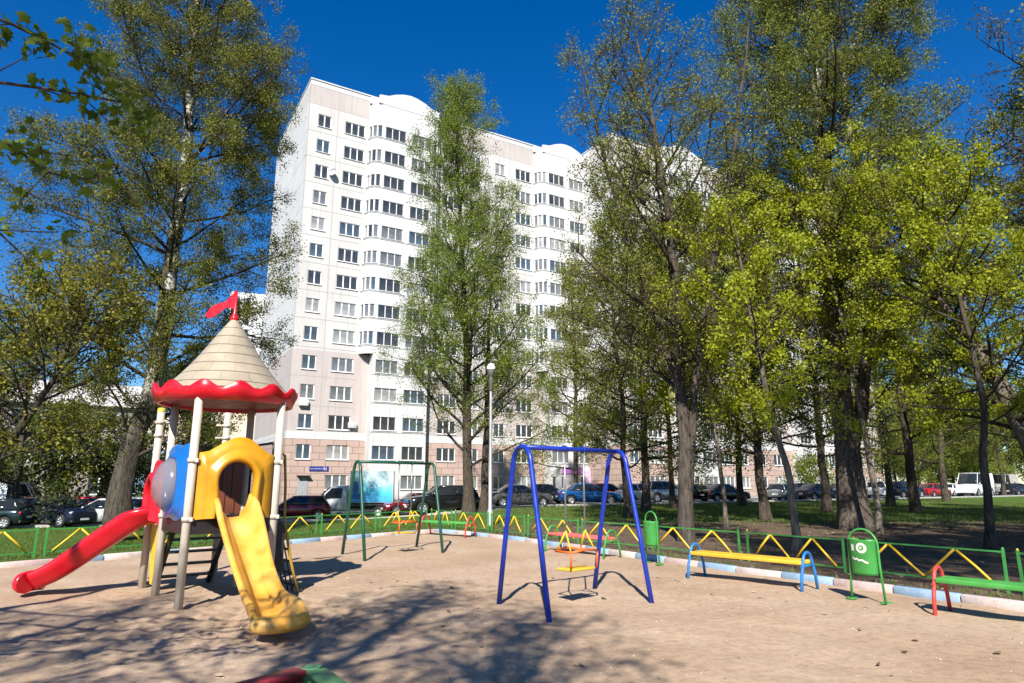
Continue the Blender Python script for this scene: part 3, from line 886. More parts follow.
BLUEB = paint('light_blue_metal_mat', (.02, .16, .45), .4, .18, 5)
REDM = paint('red_metal_mat', (.55, .05, .04), .45, .15, 5, (.4, .15, .1), chip_amt=.615)
YELM = paint('yellow_metal_mat', (.74, .46, .02), .45, .15, 5, (.5, .33, .1), chip_amt=.615)
ORANGE = paint('orange_metal_mat', (.72, .12, .015), .4, .15, 5)
YWOOD = paint('yellow_wood_mat', (.72, .42, .035), .5, .18, 3.2, (.5, .33, .12), chip_amt=.615)
GWOOD = paint('green_wood_mat', (.07, .33, .06), .5, .2, 3, (.2, .25, .1), chip_amt=.615)
PWOOD = paint('pink_wood_mat', (.6, .13, .11), .5, .15, 3, (.6, .3, .25), chip_amt=.615)
CHAIN = flat('chain_mat', (.35, .35, .36), .4, .8)
STEEL = paint('galvanised_mat', (.42, .43, .43), .45, .15, 3, metal=.4)

def build_tower():
    F = Vector((-4.42, 9.22, 0)); L = Vector((-5.31, 10.32, 0)); u = Vector((.777, .629, 0)); v = Vector((-.629, .777, 0))
    W, Dp = 1.175, 1.415
    R = F + u * W; B = L + u * W
    C1 = L + v * 1.0; WP = C1 + u * 1.08
    ctr = (F + B) / 2
    T = empty('play_tower', ctr)
    tag(T, 'castle play tower with stone patterned cone roof, yellow slide and red slide', 'play tower')
    O = ctr
    def loc(p): return Vector(p) - O
    up = Vector((0, 0, 1))
    # posts
    for p, h in ((F, 2.92), (L, 2.92), (R, 2.92), (B, 2.92)):
        b = MB(); q = loc(p); b.tube([q - up * .12, q + up * h], .058, 14)
        po = b.build('post', CREAM, T)
        for z in ((1.16, 1.95) if p is not L else (1.16, 1.9)):
            c = MB(); c.tube([q + up * (z - .03), q + up * (z + .03)], .074, 14)
            c.box(q + up * z + Vector((.072, -.03, 0)), (.05, .04, .05))
            c.build('clamp', CREAM, po)
    for p, h in ((C1, 2.83), (WP, 2.9)):
        b = MB(); q = loc(p); b.tube([q - up * .12, q + up * h], .058, 14)
        po = b.build('post', CREAM, T)
        c = MB(); c.lathe([(.062, h - .01), (.062, h + .03), (.045, h + .055), (.0, h + .062)], 14, q); c.build('cap', YELM, po)
        for z in (1.75, 2.42, 2.64):
            c = MB(); c.tube([q + up * (z - .025), q + up * (z + .025)], .074, 14); c.tube([q + up * z, q + up * z + u * .18 * (1 if p is C1 else -1)], .018, 8)
            c.build('clamp', CREAM, po)
    # deck
    b = MB()
    M = Matrix.Rotation(math.atan2(u.y, u.x), 3, 'Z')
    b.box(loc(ctr) + up * 1.12, (W + .02, Dp + .02, .05), 0, M)
    for a, c_ in ((F, R), (L, B)):
        mid = (a + c_) / 2; b.box(loc(mid) + up * 1.04, (W - .12, .05, .17), 0, M)
    for a, c_ in ((F, L), (R, B)):
        mid = (a + c_) / 2; b.box(loc(mid) + up * 1.04, (.05, Dp - .12, .17), 0, M)
    for i in range(5):
        t = -.5 + .1 + .2 * i
        b.lathe([(.018, -.02), (.018, .02)], 8, loc(F + u * W * (.5 + t)) + up * 1.05 - v * .03) if False else None
    b.build('deck', BLACKM, T)

    # moulded panel with an arched opening: a = start post, d = along, n = outward
    def arch_panel(a, d, n, width, top_pts, open_w, open_z0, open_z1, th, zb):
        b = MB(); cx = width / 2; N = 40
        # inner contour (closed, counter-clockwise from bottom left going up and over)
        inner = []; r = open_w / 2
        for i in range(8): inner.append((cx - r + .02 * math.sin(i / 7 * PI), open_z0 + (open_z1 - r - open_z0) * i / 8))
        for i in range(17): t = PI - PI * i / 16; inner.append((cx + r * math.cos(t), open_z1 - r + r * math.sin(t)))
        for i in range(1, 9): inner.append((cx + r - .02 * math.sin((8 - i) / 7 * PI), open_z1 - r - (open_z1 - r - open_z0) * i / 8))
        # outer contour sampled with the same count
        left = [(0, zb + (top_pts[0][1] - zb) * i / 8) for i in range(8)]
        tx = np.linspace(0, width, 17); tz = np.interp(tx, [p[0] for p in top_pts], [p[1] for p in top_pts])
        top = list(zip(tx, tz)); right = [(width, top_pts[-1][1] - (top_pts[-1][1] - zb) * i / 8) for i in range(1, 9)]
        outer = left + top + right
        n_ = len(inner)
        def P(q, h): return loc(a + d * q[0] + n * h) + up * q[1]
        # between: radial grid with relief: raised lip round the opening
        rings = []
        for f, h in ((0, th * .5), (.0, th + .07), (.12, th + .105), (.26, th + .09), (.4, th + .025), (.55, th + .005), (1, th)):
            rings.append([P((i_[0] + (o_[0] - i_[0]) * f, i_[1] + (o_[1] - i_[1]) * f), h) for i_, o_ in zip(inner, outer)])
        rings.append([P(o_, 0) for o_ in outer]); rings.append([P(i_, 0) for i_ in inner]); rings.append([P(i_, th * .5) for i_ in inner])
        b.loft(rings, 0, True, closed=False, caps=False)
        return b
    nF = -v
    top = [(0, 2.06), (.12, 2.08), (.3, 2.2), (.45, 2.28), (.55, 2.3), (.68, 2.27), (.84, 2.15), (.95, 2.06), (1.03, 2.05)]
    arch_panel(F + u * .07, u, nF, 1.03, top, .5, 1.17, 1.94, .05, 1.15).build('slide_panel', YEL, T)
    b = MB()
    b.box(loc(F + u * .59 + v * 1.39) + up * 1.62, (1.04, .03, .92), 0, M)
    for i in range(6): b.box(loc(F + u * (.2 + .155 * i) + v * 1.365) + up * 1.62, (.05, .02, .9), 0, M)
    b.build('back_panel', BROWNP, T)

    # yellow slide
    def slide(path, width, wall, th, out_name, mat, start_dir=None, flare=None):
        pts = [Vector(p) for p in path]
        # smooth the path (Catmull-Rom)
        sm = []
        for i in range(len(pts) - 1):
            p0, p1, p2, p3 = pts[max(0, i - 1)], pts[i], pts[i + 1], pts[min(len(pts) - 1, i + 2)]
            for k in range(6):
                t = k / 6
                sm.append(.5 * ((2 * p1) + (p2 - p0) * t + (2 * p0 - 5 * p1 + 4 * p2 - p3) * t * t + (3 * p1 - p0 - 3 * p2 + p3) * t ** 3))
        sm.append(pts[-1]); n = len(sm); rings = []
        for i, p in enumerate(sm):
            t = (sm[min(i + 1, n - 1)] - sm[max(i - 1, 0)]).normalized()
            side = t.cross(up).normalized(); nr = side.cross(t).normalized()
            f = i / (n - 1); w = width * (1 + (flare(f) if flare else 0)) / 2
            wh = wall(f)
            prof = [(-w - .055, wh - .03), (-w - .03, wh + .012), (-w + .015, wh), (-w + .05, wh * .5), (-w + .12, .055), (-w * .45, .012), (0, .0), (w * .45, .012), (w - .12, .055), (w - .05, wh * .5), (w - .015, wh), (w + .03, wh + .012), (w + .055, wh - .03),
                    (w + .03, wh * .4), (w - .06, -th * .4), (w * .5, -th), (-w * .5, -th), (-w + .06, -th * .4), (-w - .03, wh * .4)]
            rings.append([loc(p) + side * a + nr * b_ for a, b_ in prof])
        b = MB(); b.loft(rings, 0, True); return b
    S0 = F + u * .585
    def along_slide(q, z, lat=0.): return S0 + nF * q + u * (lat - .045 * q) + up * z
    path = [along_slide(-.02, 1.17), along_slide(.22, 1.14), along_slide(.5, .98), along_slide(.9, .72), along_slide(1.3, .47), along_slide(1.7, .25), along_slide(2.0, .16), along_slide(2.22, .13), along_slide(2.4, .10)]
    b = slide(path, .45, lambda f: .165 + .04 * math.sin(f * 9 + .4) + .14 * max(0, 1 - f * 6) - .05 * max(0, f - .86) / .14, .05, 'slide', YEL_SLIDE, flare=lambda f: .10 * max(0, f - .7) / .3 + .10 * math.sin(f * 8.5))
    # rounded lip at the foot
    e = loc(along_slide(2.4, .1)); cs = []
    so = b.build('slide', YEL_SLIDE, T); so['label'] = 'worn yellow slide'
    b = MB()
    for i in range(13):
        t = -PI / 2 + PI * i / 12
        cs.append(e + u * (.255 * math.sin(t)) + nF * (.14 * math.cos(t)) + up * (.055))
    b.tube(cs, .085, 10); b.loft([[e + (c - e) * k + up * (0.0 - .06 * (k == 0)) for c in cs] for k in (0.0, 1.0)], 0, True, closed=False, caps=False)
    b.build('slide_foot', YEL_SLIDE, so)

    # red panel and red slide on the left side
    nL = -u
    topr = [(0, 1.62), (.15, 1.75), (.32, 1.93), (.45, 2.0), (.6, 1.97), (.75, 1.8), (.9, 1.6)]
    arch_panel(L + v * .05, v, nL, .9, topr, .5, 1.1, 1.72, .07, 1.02).build('slide_panel', RED, T)
    mid = L + v * .5
    E0 = Vector((-7.42, 10.35, 0))
    q0, q1 = mid + nL * .22, Vector((-7.12, 10.32, 0))
    path = [mid + up * 1.12, q0 + up * 1.08] + [q0.lerp(q1, f) + Vector((0, .05 * math.sin(PI * f), z)) for f, z in ((.15, .95), (.35, .76), (.55, .56), (.72, .39), (.86, .27), (1, .19))]
    b = slide(path, .36, lambda f: .16 + .02 * math.sin(PI * f), .10, 'slide', RED)
    ro = b.build('slide', RED, T); ro['label'] = 'glossy red slide'
    e = loc(Vector((-7.12, 10.32, .19))); t = Vector((-1, 0, 0)); sd = Vector((0, 1, 0)); cs = []
    b = MB()
    for i in range(11):
        a = -PI / 2 + PI * i / 10
        cs.append(e + sd * (.19 * math.sin(a)) + t * (.10 * math.cos(a)) + up * .02)
    b.tube(cs, .15, 12); b.loft([[e + (c - e) * k + up * (-.04 * (k == 0)) for c in cs] for k in (0., 1.)], 0, True, closed=False, caps=False)
    b.build('slide_foot', RED, ro)
    # strap rivets along the red slide: moulded bumps

    # blue bubble panel between the two near left posts
    b = MB(); d = v; a = F + v * .06; N = 36
    wv = Dp - .12
    inner = [(wv / 2 + .37 * math.cos(2 * PI * i / N), 1.62 + .37 * math.sin(2 * PI * i / N)) for i in range(N)]
    outer = []
    for i in range(N):
        t = 2 * PI * i / N; cx, cz = math.cos(t), math.sin(t); hw, hh = wv / 2 - .02, .53
        k = 1 / max(abs(cx) / hw, abs(cz) / hh); k = min(k, 1.12 * (hw ** 4 * hh ** 4 / ((hh * abs(cx)) ** 4 + (hw * abs(cz)) ** 4 + 1e-12)) ** .25 if True else k)
        outer.append((wv / 2 + cx * k, 1.66 + cz * k + .018 * math.cos(5 * t)))
    def P(q, h): return loc(a + d * q[0] + nL * h) + up * q[1]
    rings = []
    for f, h in ((0, .02), (0, .1), (.15, .13), (.4, .11), (.55, .06), (.9, .05), (1, .03)):
        rings.append([P((i_[0] + (o_[0] - i_[0]) * f, i_[1] + (o_[1] - i_[1]) * f), h) for i_, o_ in zip(inner, outer)])
    rings.append([P(o_, -.03) for o_ in outer]); rings.append([P(i_, -.03) for i_ in inner]); rings.append(rings[0])
    b.loft(rings, 0, True, caps=False); bp = b.build('window_panel', BLUEP, T)
    m, nt = new_mat('clear_bubble_mat')
    p_ = nt.nodes.new('ShaderNodeBsdfPrincipled'); tr = nt.nodes.new('ShaderNodeBsdfTransparent'); mx = nt.nodes.new('ShaderNodeMixShader'); o_ = nt.nodes.new('ShaderNodeOutputMaterial')
    p_.inputs['Base Color'].default_value = (.26, .24, .26, 1); p_.inputs['Roughness'].default_value = .18; tr.inputs['Color'].default_value = (.8, .8, .85, 1); mx.inputs[0].default_value = .58  # grey body colour stands in for reflections on the clear dome
    nt.links.new(tr.outputs[0], mx.inputs[1]); nt.links.new(p_.outputs[0], mx.inputs[2]); nt.links.new(mx.outputs[0], o_.inputs[0])
    b = MB(); rings = []
    for i in range(9):
        t = PI / 2 * i / 8; r = .38 * math.cos(t) + .001; h = .1 + .24 * math.sin(t)
        rings.append([P((wv / 2 + r * math.cos(2 * PI * j / 28), 1.62 + r * math.sin(2 * PI * j / 28)), h) for j in range(28)])
    b.loft(rings, 0, True, caps=False); b.build('bubble', m, bp)

    # stairs under the far left side
    b = MB()
    s0 = (L + B) / 2
    for sgn in (-1, 1):
        e0 = s0 + u * .4 * sgn; b.tube([loc(e0) + up * 1.08, loc(e0 + v * .95) + up * .02], .045, 4)
    for i in range(5):
        q = s0 + v * (.1 + .19 * i); b.box(loc(q) + up * (.98 - .205 * i), (.78, .2, .03), 0, M)
    st = b.build('stairs', BLACKM, T)
    b = MB(); q0 = L + v * .1 - u * .02
    pl = [(0.15, .98), (.95, .98), (.95, .86), (.62, .1), (.5, .1)]
    b.prism(pl, 0, .03, lambda a_, z_, h: loc(L + v * a_ + u * (.03 + h)) + up * z_)
    b.build('side_board', YELM, st)
    # handrails and ladder on the far right side
    b = MB(); s1 = (R + B) / 2
    for sgn in (-1, 1):
        e0 = s1 + v * .45 * sgn
        b.tube([loc(e0) + up * 2.12, loc(e0 + u * .1) + up * 2.14, loc(e0 + u * .2) + up * 2.05, loc(e0 + u * .24) + up * 1.6, loc(e0 + u * .26) + up * 1.1, loc(e0 + u * .4) + up * .5, loc(e0 + u * .55) + up * .0], .022, 8)
    b.build('handrail', paint('ochre_metal_mat', (.4, .25, .03), .4), T)
    b = MB()
    for i in range(6):
        q = s1 + u * (.5 - .05 * i) ; b.tube([loc(q + v * .45) + up * (.12 + .18 * i), loc(q - v * .45) + up * (.12 + .18 * i)], .018, 6)
    for j in range(4):
        q = s1 + v * (-.3 + .2 * j); b.tube([loc(q + u * .52) + up * .02, loc(q + u * .24) + up * 1.08], .012, 5)
    b.box(loc(s1 - v * .58 + u * .13) + up * .72, (.2, .03, .72), 0, M)
    b.build('climbing_net', BLACKM, T)
    b = MB()
    for sgn in (-1, 1):
        e0 = s1 + v * .32 * sgn
    b.tube([loc(s1 - v * .5) + up * 2.05, loc(s1 - v * .5) + up * 2.2, loc(s1 - v * .42) + up * 2.24, loc(s1 + v * .42) + up * 2.24, loc(s1 + v * .5) + up * 2.2, loc(s1 + v * .5) + up * 1.2], .02, 8)
    b.build('guard_rail', BLACKM, T)

    # roof
    rc = loc(ctr + Vector((-.02, 0, 0)))
    m, nt = new_mat('cone_roof_mat')
    tc = nt.nodes.new('ShaderNodeTexCoord'); sp = nt.nodes.new('ShaderNodeSeparateXYZ'); nt.links.new(tc.outputs['Object'], sp.inputs[0])
    at2 = nt.nodes.new('ShaderNodeMath'); at2.operation = 'ARCTAN2'; nt.links.new(sp.outputs['Y'], at2.inputs[0]); nt.links.new(sp.outputs['X'], at2.inputs[1])
    mul = nt.nodes.new('ShaderNodeMath'); mul.operation = 'MULTIPLY'; nt.links.new(at2.outputs[0], mul.inputs[0]); mul.inputs[1].default_value = 2.2
    cb = nt.nodes.new('ShaderNodeCombineXYZ'); nt.links.new(mul.outputs[0], cb.inputs[0]); nt.links.new(sp.outputs['Z'], cb.inputs[1])
    br = nt.nodes.new('ShaderNodeTexBrick'); nt.links.new(cb.outputs[0], br.inputs['Vector'])
    br.inputs['Color1'].default_value = (.36, .305, .222, 1); br.inputs['Color2'].default_value = (.33, .28, .2, 1); br.inputs['Mortar'].default_value = (.13, .105, .075, 1)
    br.inputs['Scale'].default_value = 1; br.inputs['Brick Width'].default_value = 1.15; br.inputs['Row Height'].default_value = .155; br.inputs['Mortar Size'].default_value = .008; br.inputs['Mortar Smooth'].default_value = .2
    nn = noise(nt, 3, 6, .7); r = ramp(nt, nn.outputs['Fac'], [(.3, (.8, .78, .76)), (.6, (1, 1, 1))])
    n4 = noise(nt, 2.3, 6, .75); r4 = ramp(nt, n4.outputs['Fac'], [(.68, (0, 0, 0)), (.85, (.4, .4, .4))])
    c = mixc(nt, 1, br.outputs['Color'], r.outputs[0], 'MULTIPLY'); c = mixc(nt, r4.outputs[0], c, (.33, .27, .2))
    principled(nt, c, .5, 0, br.outputs['Fac'], -.5, .02)
    b = MB(); prof = []
    for i in range(15):
        t = i / 14; prof.append((.89 * (1 - t) ** 1.0 * (1 - .10 * math.sin(PI * t)) + .035, 3.0 + 1.2 * t))
    b.lathe(prof, 40, (0, 0, 0)); b.lathe([(.90, 3.0), (.0, 3.0)], 40)
    o = b.build('roof_cone', m, T); o.location = rc
    b = MB(); N = 168; lob = 13
    def sk(i, a, r, z):
        w = abs(math.sin(a * lob / 2 + .5)) ** .8
        if i in (2, 3): return (r, z + .055 + .055 * math.cos(a * lob + .4))
        return (r, z)
    b.lathe([(.93, 2.80), (.97, 2.80), (1.045, 2.96), (1.015, 2.975), (.94, 2.94), (.91, 2.82)], N, (0, 0, 0), 0, True, sk, closed=True)
    o = b.build('roof_skirt', RED, T); o.location = rc
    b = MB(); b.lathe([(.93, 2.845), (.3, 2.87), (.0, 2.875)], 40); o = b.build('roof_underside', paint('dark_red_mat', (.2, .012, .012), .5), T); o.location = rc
    b = MB(); b.lathe([(.055, 4.17), (.075, 4.19), (.06, 4.23), (.025, 4.3), (.018, 4.66), (.0, 4.67)], 12)
    fo = b.build('finial', RED, T); fo.location = rc
    b = MB(); top_, bot = [], []; n = 14
    for i in range(n + 1):
        t = i / n; x = -.02 - .46 * t; y = .05 * math.sin(t * 7) * t
        zt = 4.66 - .40 * t - .03 * math.sin(t * 6); zb_ = 4.36 - .12 * t + .06 * math.sin(t * 6.5)
        if zt - zb_ < .045: zt = zb_ + .045
        top_.append((x, y, zt)); bot.append((x, y, zb_))
    rings = [[Vector(a) + Vector((0, .008, 0)), Vector(a) - Vector((0, .008, 0)), Vector(c_) - Vector((0, .008, 0)), Vector(c_) + Vector((0, .008, 0))] for a, c_ in zip(top_, bot)]
    b.loft(rings, 0, False); b.build('flag', RED, fo)
build_tower()

# ------------------------------------------------------------------- swings
def build_swing(bases, h, mat, seat_mats, label, rad=.035, sway=0.0):
    A0, A1, B0, B1 = [Vector((x, y, 0)) for x, y in bases]
    o = (A0 + A1 + B0 + B1) / 4
    S = empty('swing_set', o); tag(S, label, 'swing', 'swing sets on the sand')
    up = Vector((0, 0, 1)); tops = []
    for P, Q in ((A0, A1), (B0, B1)):
        mid = (P + Q) / 2; d = (Q - P); w = d.length; d.normalize()
        r = .25; pts = []
        zl = h - r
        for f in (0, .5, .97): pts.append(P.lerp(mid - d * r, f * 1.0) * 1 + up * (zl * f) - up * (.08 if f == 0 else 0))
        for i in range(13):
            a = PI - PI * i / 12; pts.append(mid + d * r * math.cos(a) + up * (zl + r * math.sin(a)))
        for f in (.97, .5, 0): pts.append(Q.lerp(mid + d * r, f) + up * (zl * f) - up * (.08 if f == 0 else 0))
        b = MB(); b.tube([p - o for p in pts], rad, 10); b.build('leg_frame', mat, S)
        tops.append(mid + up * (h - .005))
    b = MB(); b.tube([tops[0] - o, tops[1] - o], rad * .95, 10); b.build('crossbar', mat, S)
    dx = (tops[1] - tops[0]); c = (tops[0] + tops[1]) / 2 - o; dx.normalize(); fw = Vector((dx.y, -dx.x, 0))
    M = Matrix.Rotation(math.atan2(dx.y, dx.x), 3, 'Z')
    c0 = Vector((c.x, c.y, 0)) + dx * sway
    zs = .46
    b = MB(); b.rbox(c0 + up * zs, (.5, .3, .035), .012, 0, M); seat = b.build('seat', seat_mats[0], S)
    b = MB()
    zr = .70
    arm = [c0 - dx * .27 + fw * .17, c0 - dx * .24 - fw * .17, c0 + dx * .24 - fw * .17, c0 + dx * .27 + fw * .17]
    for p in (arm[0], arm[3]): b.tube([p + up * (zs + .01) - fw * .02, p + up * zr], .014, 8)
    b.tube([arm[0] + up * zr, arm[0] - fw * .1 + up * zr, arm[1] + up * zr, c0 - fw * .2 + up * (zr + .03), arm[2] + up * zr, arm[3] - fw * .1 + up * zr, arm[3] + up * zr], .016, 8)
    b.tube([arm[0] + up * zr, c0 + fw * .2 + up * (zr + .035), arm[3] + up * zr], .018, 8)
    b.build('guard_rail', seat_mats[1], S)
    for sgn in (-1, 1):
        x = c0 + dx * .2 * sgn
        b = MB(); b.tube([x + up * (h - .02), x + up * .98], .011, 6)
        for i in range(24):
            b.box(x + up * (.98 + (h - 1.0) * i / 24), (.03, .012, .028), 0, M)
        ch = b.build('chain', CHAIN, S)
        b = MB()
        for f in (-1, 1): b.tube([x + up * .98, x + dx * .05 * sgn + fw * .14 * f + up * zr], .012, 6)
        b.build('hanger', seat_mats[2], ch)
        b = MB(); b.tube([x + dx * -.02 + up * (h), x + dx * .02 + up * h], rad * 1.35, 10); b.build('bracket', mat, ch)
build_swing([(-.19, 9.66), (.46, 8.46), (1.31, 11.07), (1.97, 9.74)], 2.13, BLUEM, [YWOOD, ORANGE, YELM], 'blue arched swing frame with a yellow seat in an orange guard, nearest the camera', .036, .03)
build_swing([(-4.01, 16.17), (-3.16, 14.76), (-2.51, 17.89), (-1.65, 16.4)], 2.13, DGREEN, [YWOOD, ORANGE, YELM], 'dark green arched swing frame with an orange guarded seat, near the left fence', .036, .3)

# ------------------------------------------------------------------- benches
def build_bench(c, ang, length, h, arch_mat, seat_mat, label, aw=.56, sz=.42):
    S = empty('bench', (c[0], c[1], 0), ang); tag(S, label, 'bench', 'benches along the kerb')
    for x in (-length / 2 + .06, length / 2 - .06):
        b = MB(); pts = []; r = .15; w = aw / 2
        zl = h - r
        pts += [(x, -w, -.06), (x, -(w + r) / 2 - .02, zl * .55), (x, -r - .005, zl)]
        for i in range(1, 12):
            a = PI - PI * i / 12; pts.append((x, r * math.cos(a), zl + r * math.sin(a)))
        pts += [(x, r + .005, zl), (x, (w + r) / 2 + .02, zl * .55), (x, w, -.06)]
        b.tube(pts, .024, 10); b.tube([(x, -r - .07, sz - .05), (x, r + .07, sz - .05)], .018, 8)
        b.build('leg_frame', arch_mat, S)
    b = MB()
    for y in (-.1, .1):
        b.rbox((0, y, sz), (length - .16, .196, .06), .01)
    b.build('seat', seat_mat, S)
build_bench((3.98, 11.58), math.atan2(10.78 - 12.35, 4.76 - 3.36), 2.15, .57, BLUEB, YWOOD, 'bench with a yellow plank seat and light blue arched ends')
build_bench((6.2, 8.25), math.atan2(-1.57, 1.3), 2.1, .57, REDM, GWOOD, 'bench with a green seat and red arched ends at the right edge')
build_bench((1.62, 16.05), math.atan2(-1.55, 1.15), 2.15, .6, GREEN, PWOOD, 'bench with a faded pink seat and green arched ends behind the blue swing')
build_bench((-2.05, 21.5), math.atan2(-.95, 1.35), 2.0, .6, REDM, GWOOD, 'bench with a green seat and red arched ends in the corner by the lamp post')

# ------------------------------------------------------------------- litter bins
def build_bin(c, ang, label, face=False):
    S = empty('litter_bin', (c[0], c[1], 0), ang); tag(S, label, 'bin', 'litter bins by the kerb')
    w = .215 if face else .19; h = .99 if face else 1.05; zl = h - w
    b = MB(); pts = [(-w - .03, 0, -.05), (-w, 0, .5), (-w, 0, zl)] + [(w * math.cos(PI - PI * i / 12), 0, zl + w * math.sin(PI - PI * i / 12)) for i in range(1, 12)] + [(w, 0, zl), (w, 0, .5), (w + .03, 0, -.05)]
    b.tube(pts, .017, 8)
    for x in (-w - .03, w + .03): b.rbox((x, 0, .012), (.1, .16, .02), .006)
    b.build('frame', GREEN, S)
    b = MB()
    prof = [(.165, .36), (.178, .40), (.185, .83), (.192, .85), (.176, .85), (.168, .42), (.0, .40)]
    def ov(i, a, r, z): return (r * (1 if not face else 1), z)
    b.lathe([(0.0, .36)] + prof, 28, (0, 0, 0), 0, True, ov)
    if face:
        for k, v_ in enumerate(b.v): b.v[k] = (v_[0] * 1.04, v_[1] * .62, v_[2])
    else:
        for k, v_ in enumerate(b.v): b.v[k] = (v_[0] * .93, v_[1] * .8, v_[2])
    bk = b.build('bucket', GREEN, S)
    if face:
        wm = paint('white_paint_mat', (.68, .68, .58), .6, .15, 8)
        def onto(x, z, off=.004):
            r = .183 * 1.04; y = -math.sqrt(max(0, 1 - (x / r) ** 2)) * .183 * .62
            return Vector((x, y - off, z))
        def ribbon(pts, hw, name, mat, parent, off=.005):
            b = MB(); rr = []
            for i, (x, z) in enumerate(pts):
                x0, z0 = pts[max(0, i - 1)]; x1, z1 = pts[min(len(pts) - 1, i + 1)]
                t = Vector((x1 - x0, z1 - z0)); t = t.normalized() if t.length > 0 else Vector((1, 0)); n = Vector((-t.y, t.x)) * hw
                rr.append([onto(x + n.x, z + n.y, off), onto(x - n.x, z - n.y, off)])
            b.loft(rr, 0, False, closed=False, caps=False); b.build(name, mat, parent)
        ribbon([(.035 + .055 * math.cos(t), .735 + .055 * math.sin(t)) for t in [i * 2 * PI / 20 for i in range(21)]], .017, 'painted_eye', wm, bk)
        ribbon([(.028 + .012 * math.cos(t), .738 + .012 * math.sin(t)) for t in [i * 2 * PI / 10 for i in range(11)]], .006, 'painted_eye', wm, bk)
        ribbon([(-.095, .78), (-.092, .73), (-.096, .69)], .022, 'painted_eye', wm, bk)
        ribbon([(-.11, .60), (-.08, .572), (-.045, .585), (-.01, .562), (.035, .57), (.075, .545), (.11, .535)], .013, 'painted_mouth', wm, bk)
build_bin((5.06, 9.86), math.atan2(-.34, .22) , 'green litter bin with a painted white face on an arched stand, between two benches', True)
build_bin((2.93, 14.3), math.atan2(-.5, .25), 'plain green litter bin on an arched stand behind the right leg of the blue swing')

# ------------------------------------------------------------------- fence panels
FR = random.Random(77)
def fence_panel(a, c, where, h=.60):
    a = Vector((*a, 0)); c = Vector((*c, 0)); d = c - a; ln = d.length; ang = math.atan2(d.y, d.x); z0 = .05
    S = empty('fence_panel', (a.x, a.y, min(gz(a.x, a.y), gz(c.x, c.y))), ang); tag(S, where, 'fence', 'green fence panels with yellow zigzag bars'); z0 = 0
    S.rotation_euler[0] = FR.uniform(-.035, .035)
    for x in (.03, ln - .03):
        b = MB(); b.bbox((x - .017, -.017, -.1), (x + .017, .017, h + .02)); p = b.build('post', GREEN, S)
        b = MB(); b.lathe([(.016, 0), (.019, .01), (.012, .024), (0, .028)], 8, (x, 0, h + .02)); b.build('cap', YELM if x < .1 else GREEN, p)
    for z in (.1, h - .02):
        b = MB(); b.bbox((.047, -.012, z - .012), (ln - .047, .012, z + .012)); b.build('rail', GREEN, S)
    n = 2; x0, x1 = .16, ln - .16
    for k in range(n):
        xa = x0 + (x1 - x0) * k / n; xb = x0 + (x1 - x0) * (k + 1) / n; xm = (xa + xb) / 2
        J_ = lambda k_: FR.uniform(-k_, k_); xm += J_(.03)
        b = MB(); b.tube([(xa + .02 + J_(.02), -.02, .115), ((xa + xm) / 2 + J_(.008), -.02 + J_(.012), h / 2 + .04), (xm - .015, -.02, h - .04 + J_(.01))], .02, 6); b.tube([(xm + .015, -.02, h - .04 + J_(.01)), ((xb + xm) / 2 + J_(.008), -.02 + J_(.012), h / 2 + .04), (xb - .02 + J_(.02), -.02, .115)], .02, 6)
        b.build('zigzag_bar', YELM, S)
def fence_run(p0, p1, n, names, gap=.12):
    p0 = Vector(p0); p1 = Vector(p1); d = (p1 - p0) / n; t = d.normalized() * gap / 2
    for i in range(n):
        a = p0 + d * i + t; c = p0 + d * (i + 1) - t
        fence_panel((a.x, a.y), (c.x, c.y), names[i])
# right run: joints measured at px 447,484,526,579,(652),737,846,1005
J = [(-2.05, 24.0), (-.72, 22.15), (.42, 20.37), (1.81, 18.16), (3.28, 16.3), (4.78, 14.1), (6.0, 12.2), (7.35, 10.1), (8.75, 7.95)]
RN = ['green fence panel with yellow zigzag just left of the lamp post, behind the corner bench', 'green fence panel with yellow zigzag just right of the lamp post', 'green fence panel with yellow zigzag seen through the left half of the blue swing',
      'green fence panel with yellow zigzag behind the pink seated bench', 'green fence panel with yellow zigzag behind the plain green bin', 'green fence panel with yellow zigzag behind the left end of the yellow bench',
      'green fence panel with yellow zigzag between the yellow bench and the bin with a face', 'green fence panel with yellow zigzag between the face bin and the red ended bench', 'green fence panel with yellow zigzag at the right edge behind the red ended bench']
for i in range(len(J) - 1):
    a, c = Vector(J[i]), Vector(J[i + 1]); t = (c - a).normalized() * .07
    fence_panel(tuple(a + t), tuple(c - t), RN[i])
LJ = [(-11.9, 13.1), (-10.35, 15.0), (-8.9, 17.0), (-7.45, 19.2), (-6.05, 21.3), (-4.6, 23.3), (-3.1, 25.2)]
LN = ['green fence panel with yellow zigzag at the left edge beyond the red slide', 'green fence panel with yellow zigzag directly above the foot of the red slide', 'green fence panel with yellow zigzag behind the left posts of the play tower', 'green fence panel with yellow zigzag just right of the yellow slide panel',
      'green fence panel with yellow zigzag left of the dark green swing frame', 'green fence panel with yellow zigzag seen through the dark green swing frame']
for i in range(len(LJ) - 1):
    a, c = Vector(LJ[i]), Vector(LJ[i + 1]); t = (c - a).normalized() * .07
    fence_panel(tuple(a + t), tuple(c - t), LN[i])
fence_panel((-3.0, 25.25), (-2.12, 24.1), 'short green fence panel with yellow zigzag closing the corner behind the corner bench')

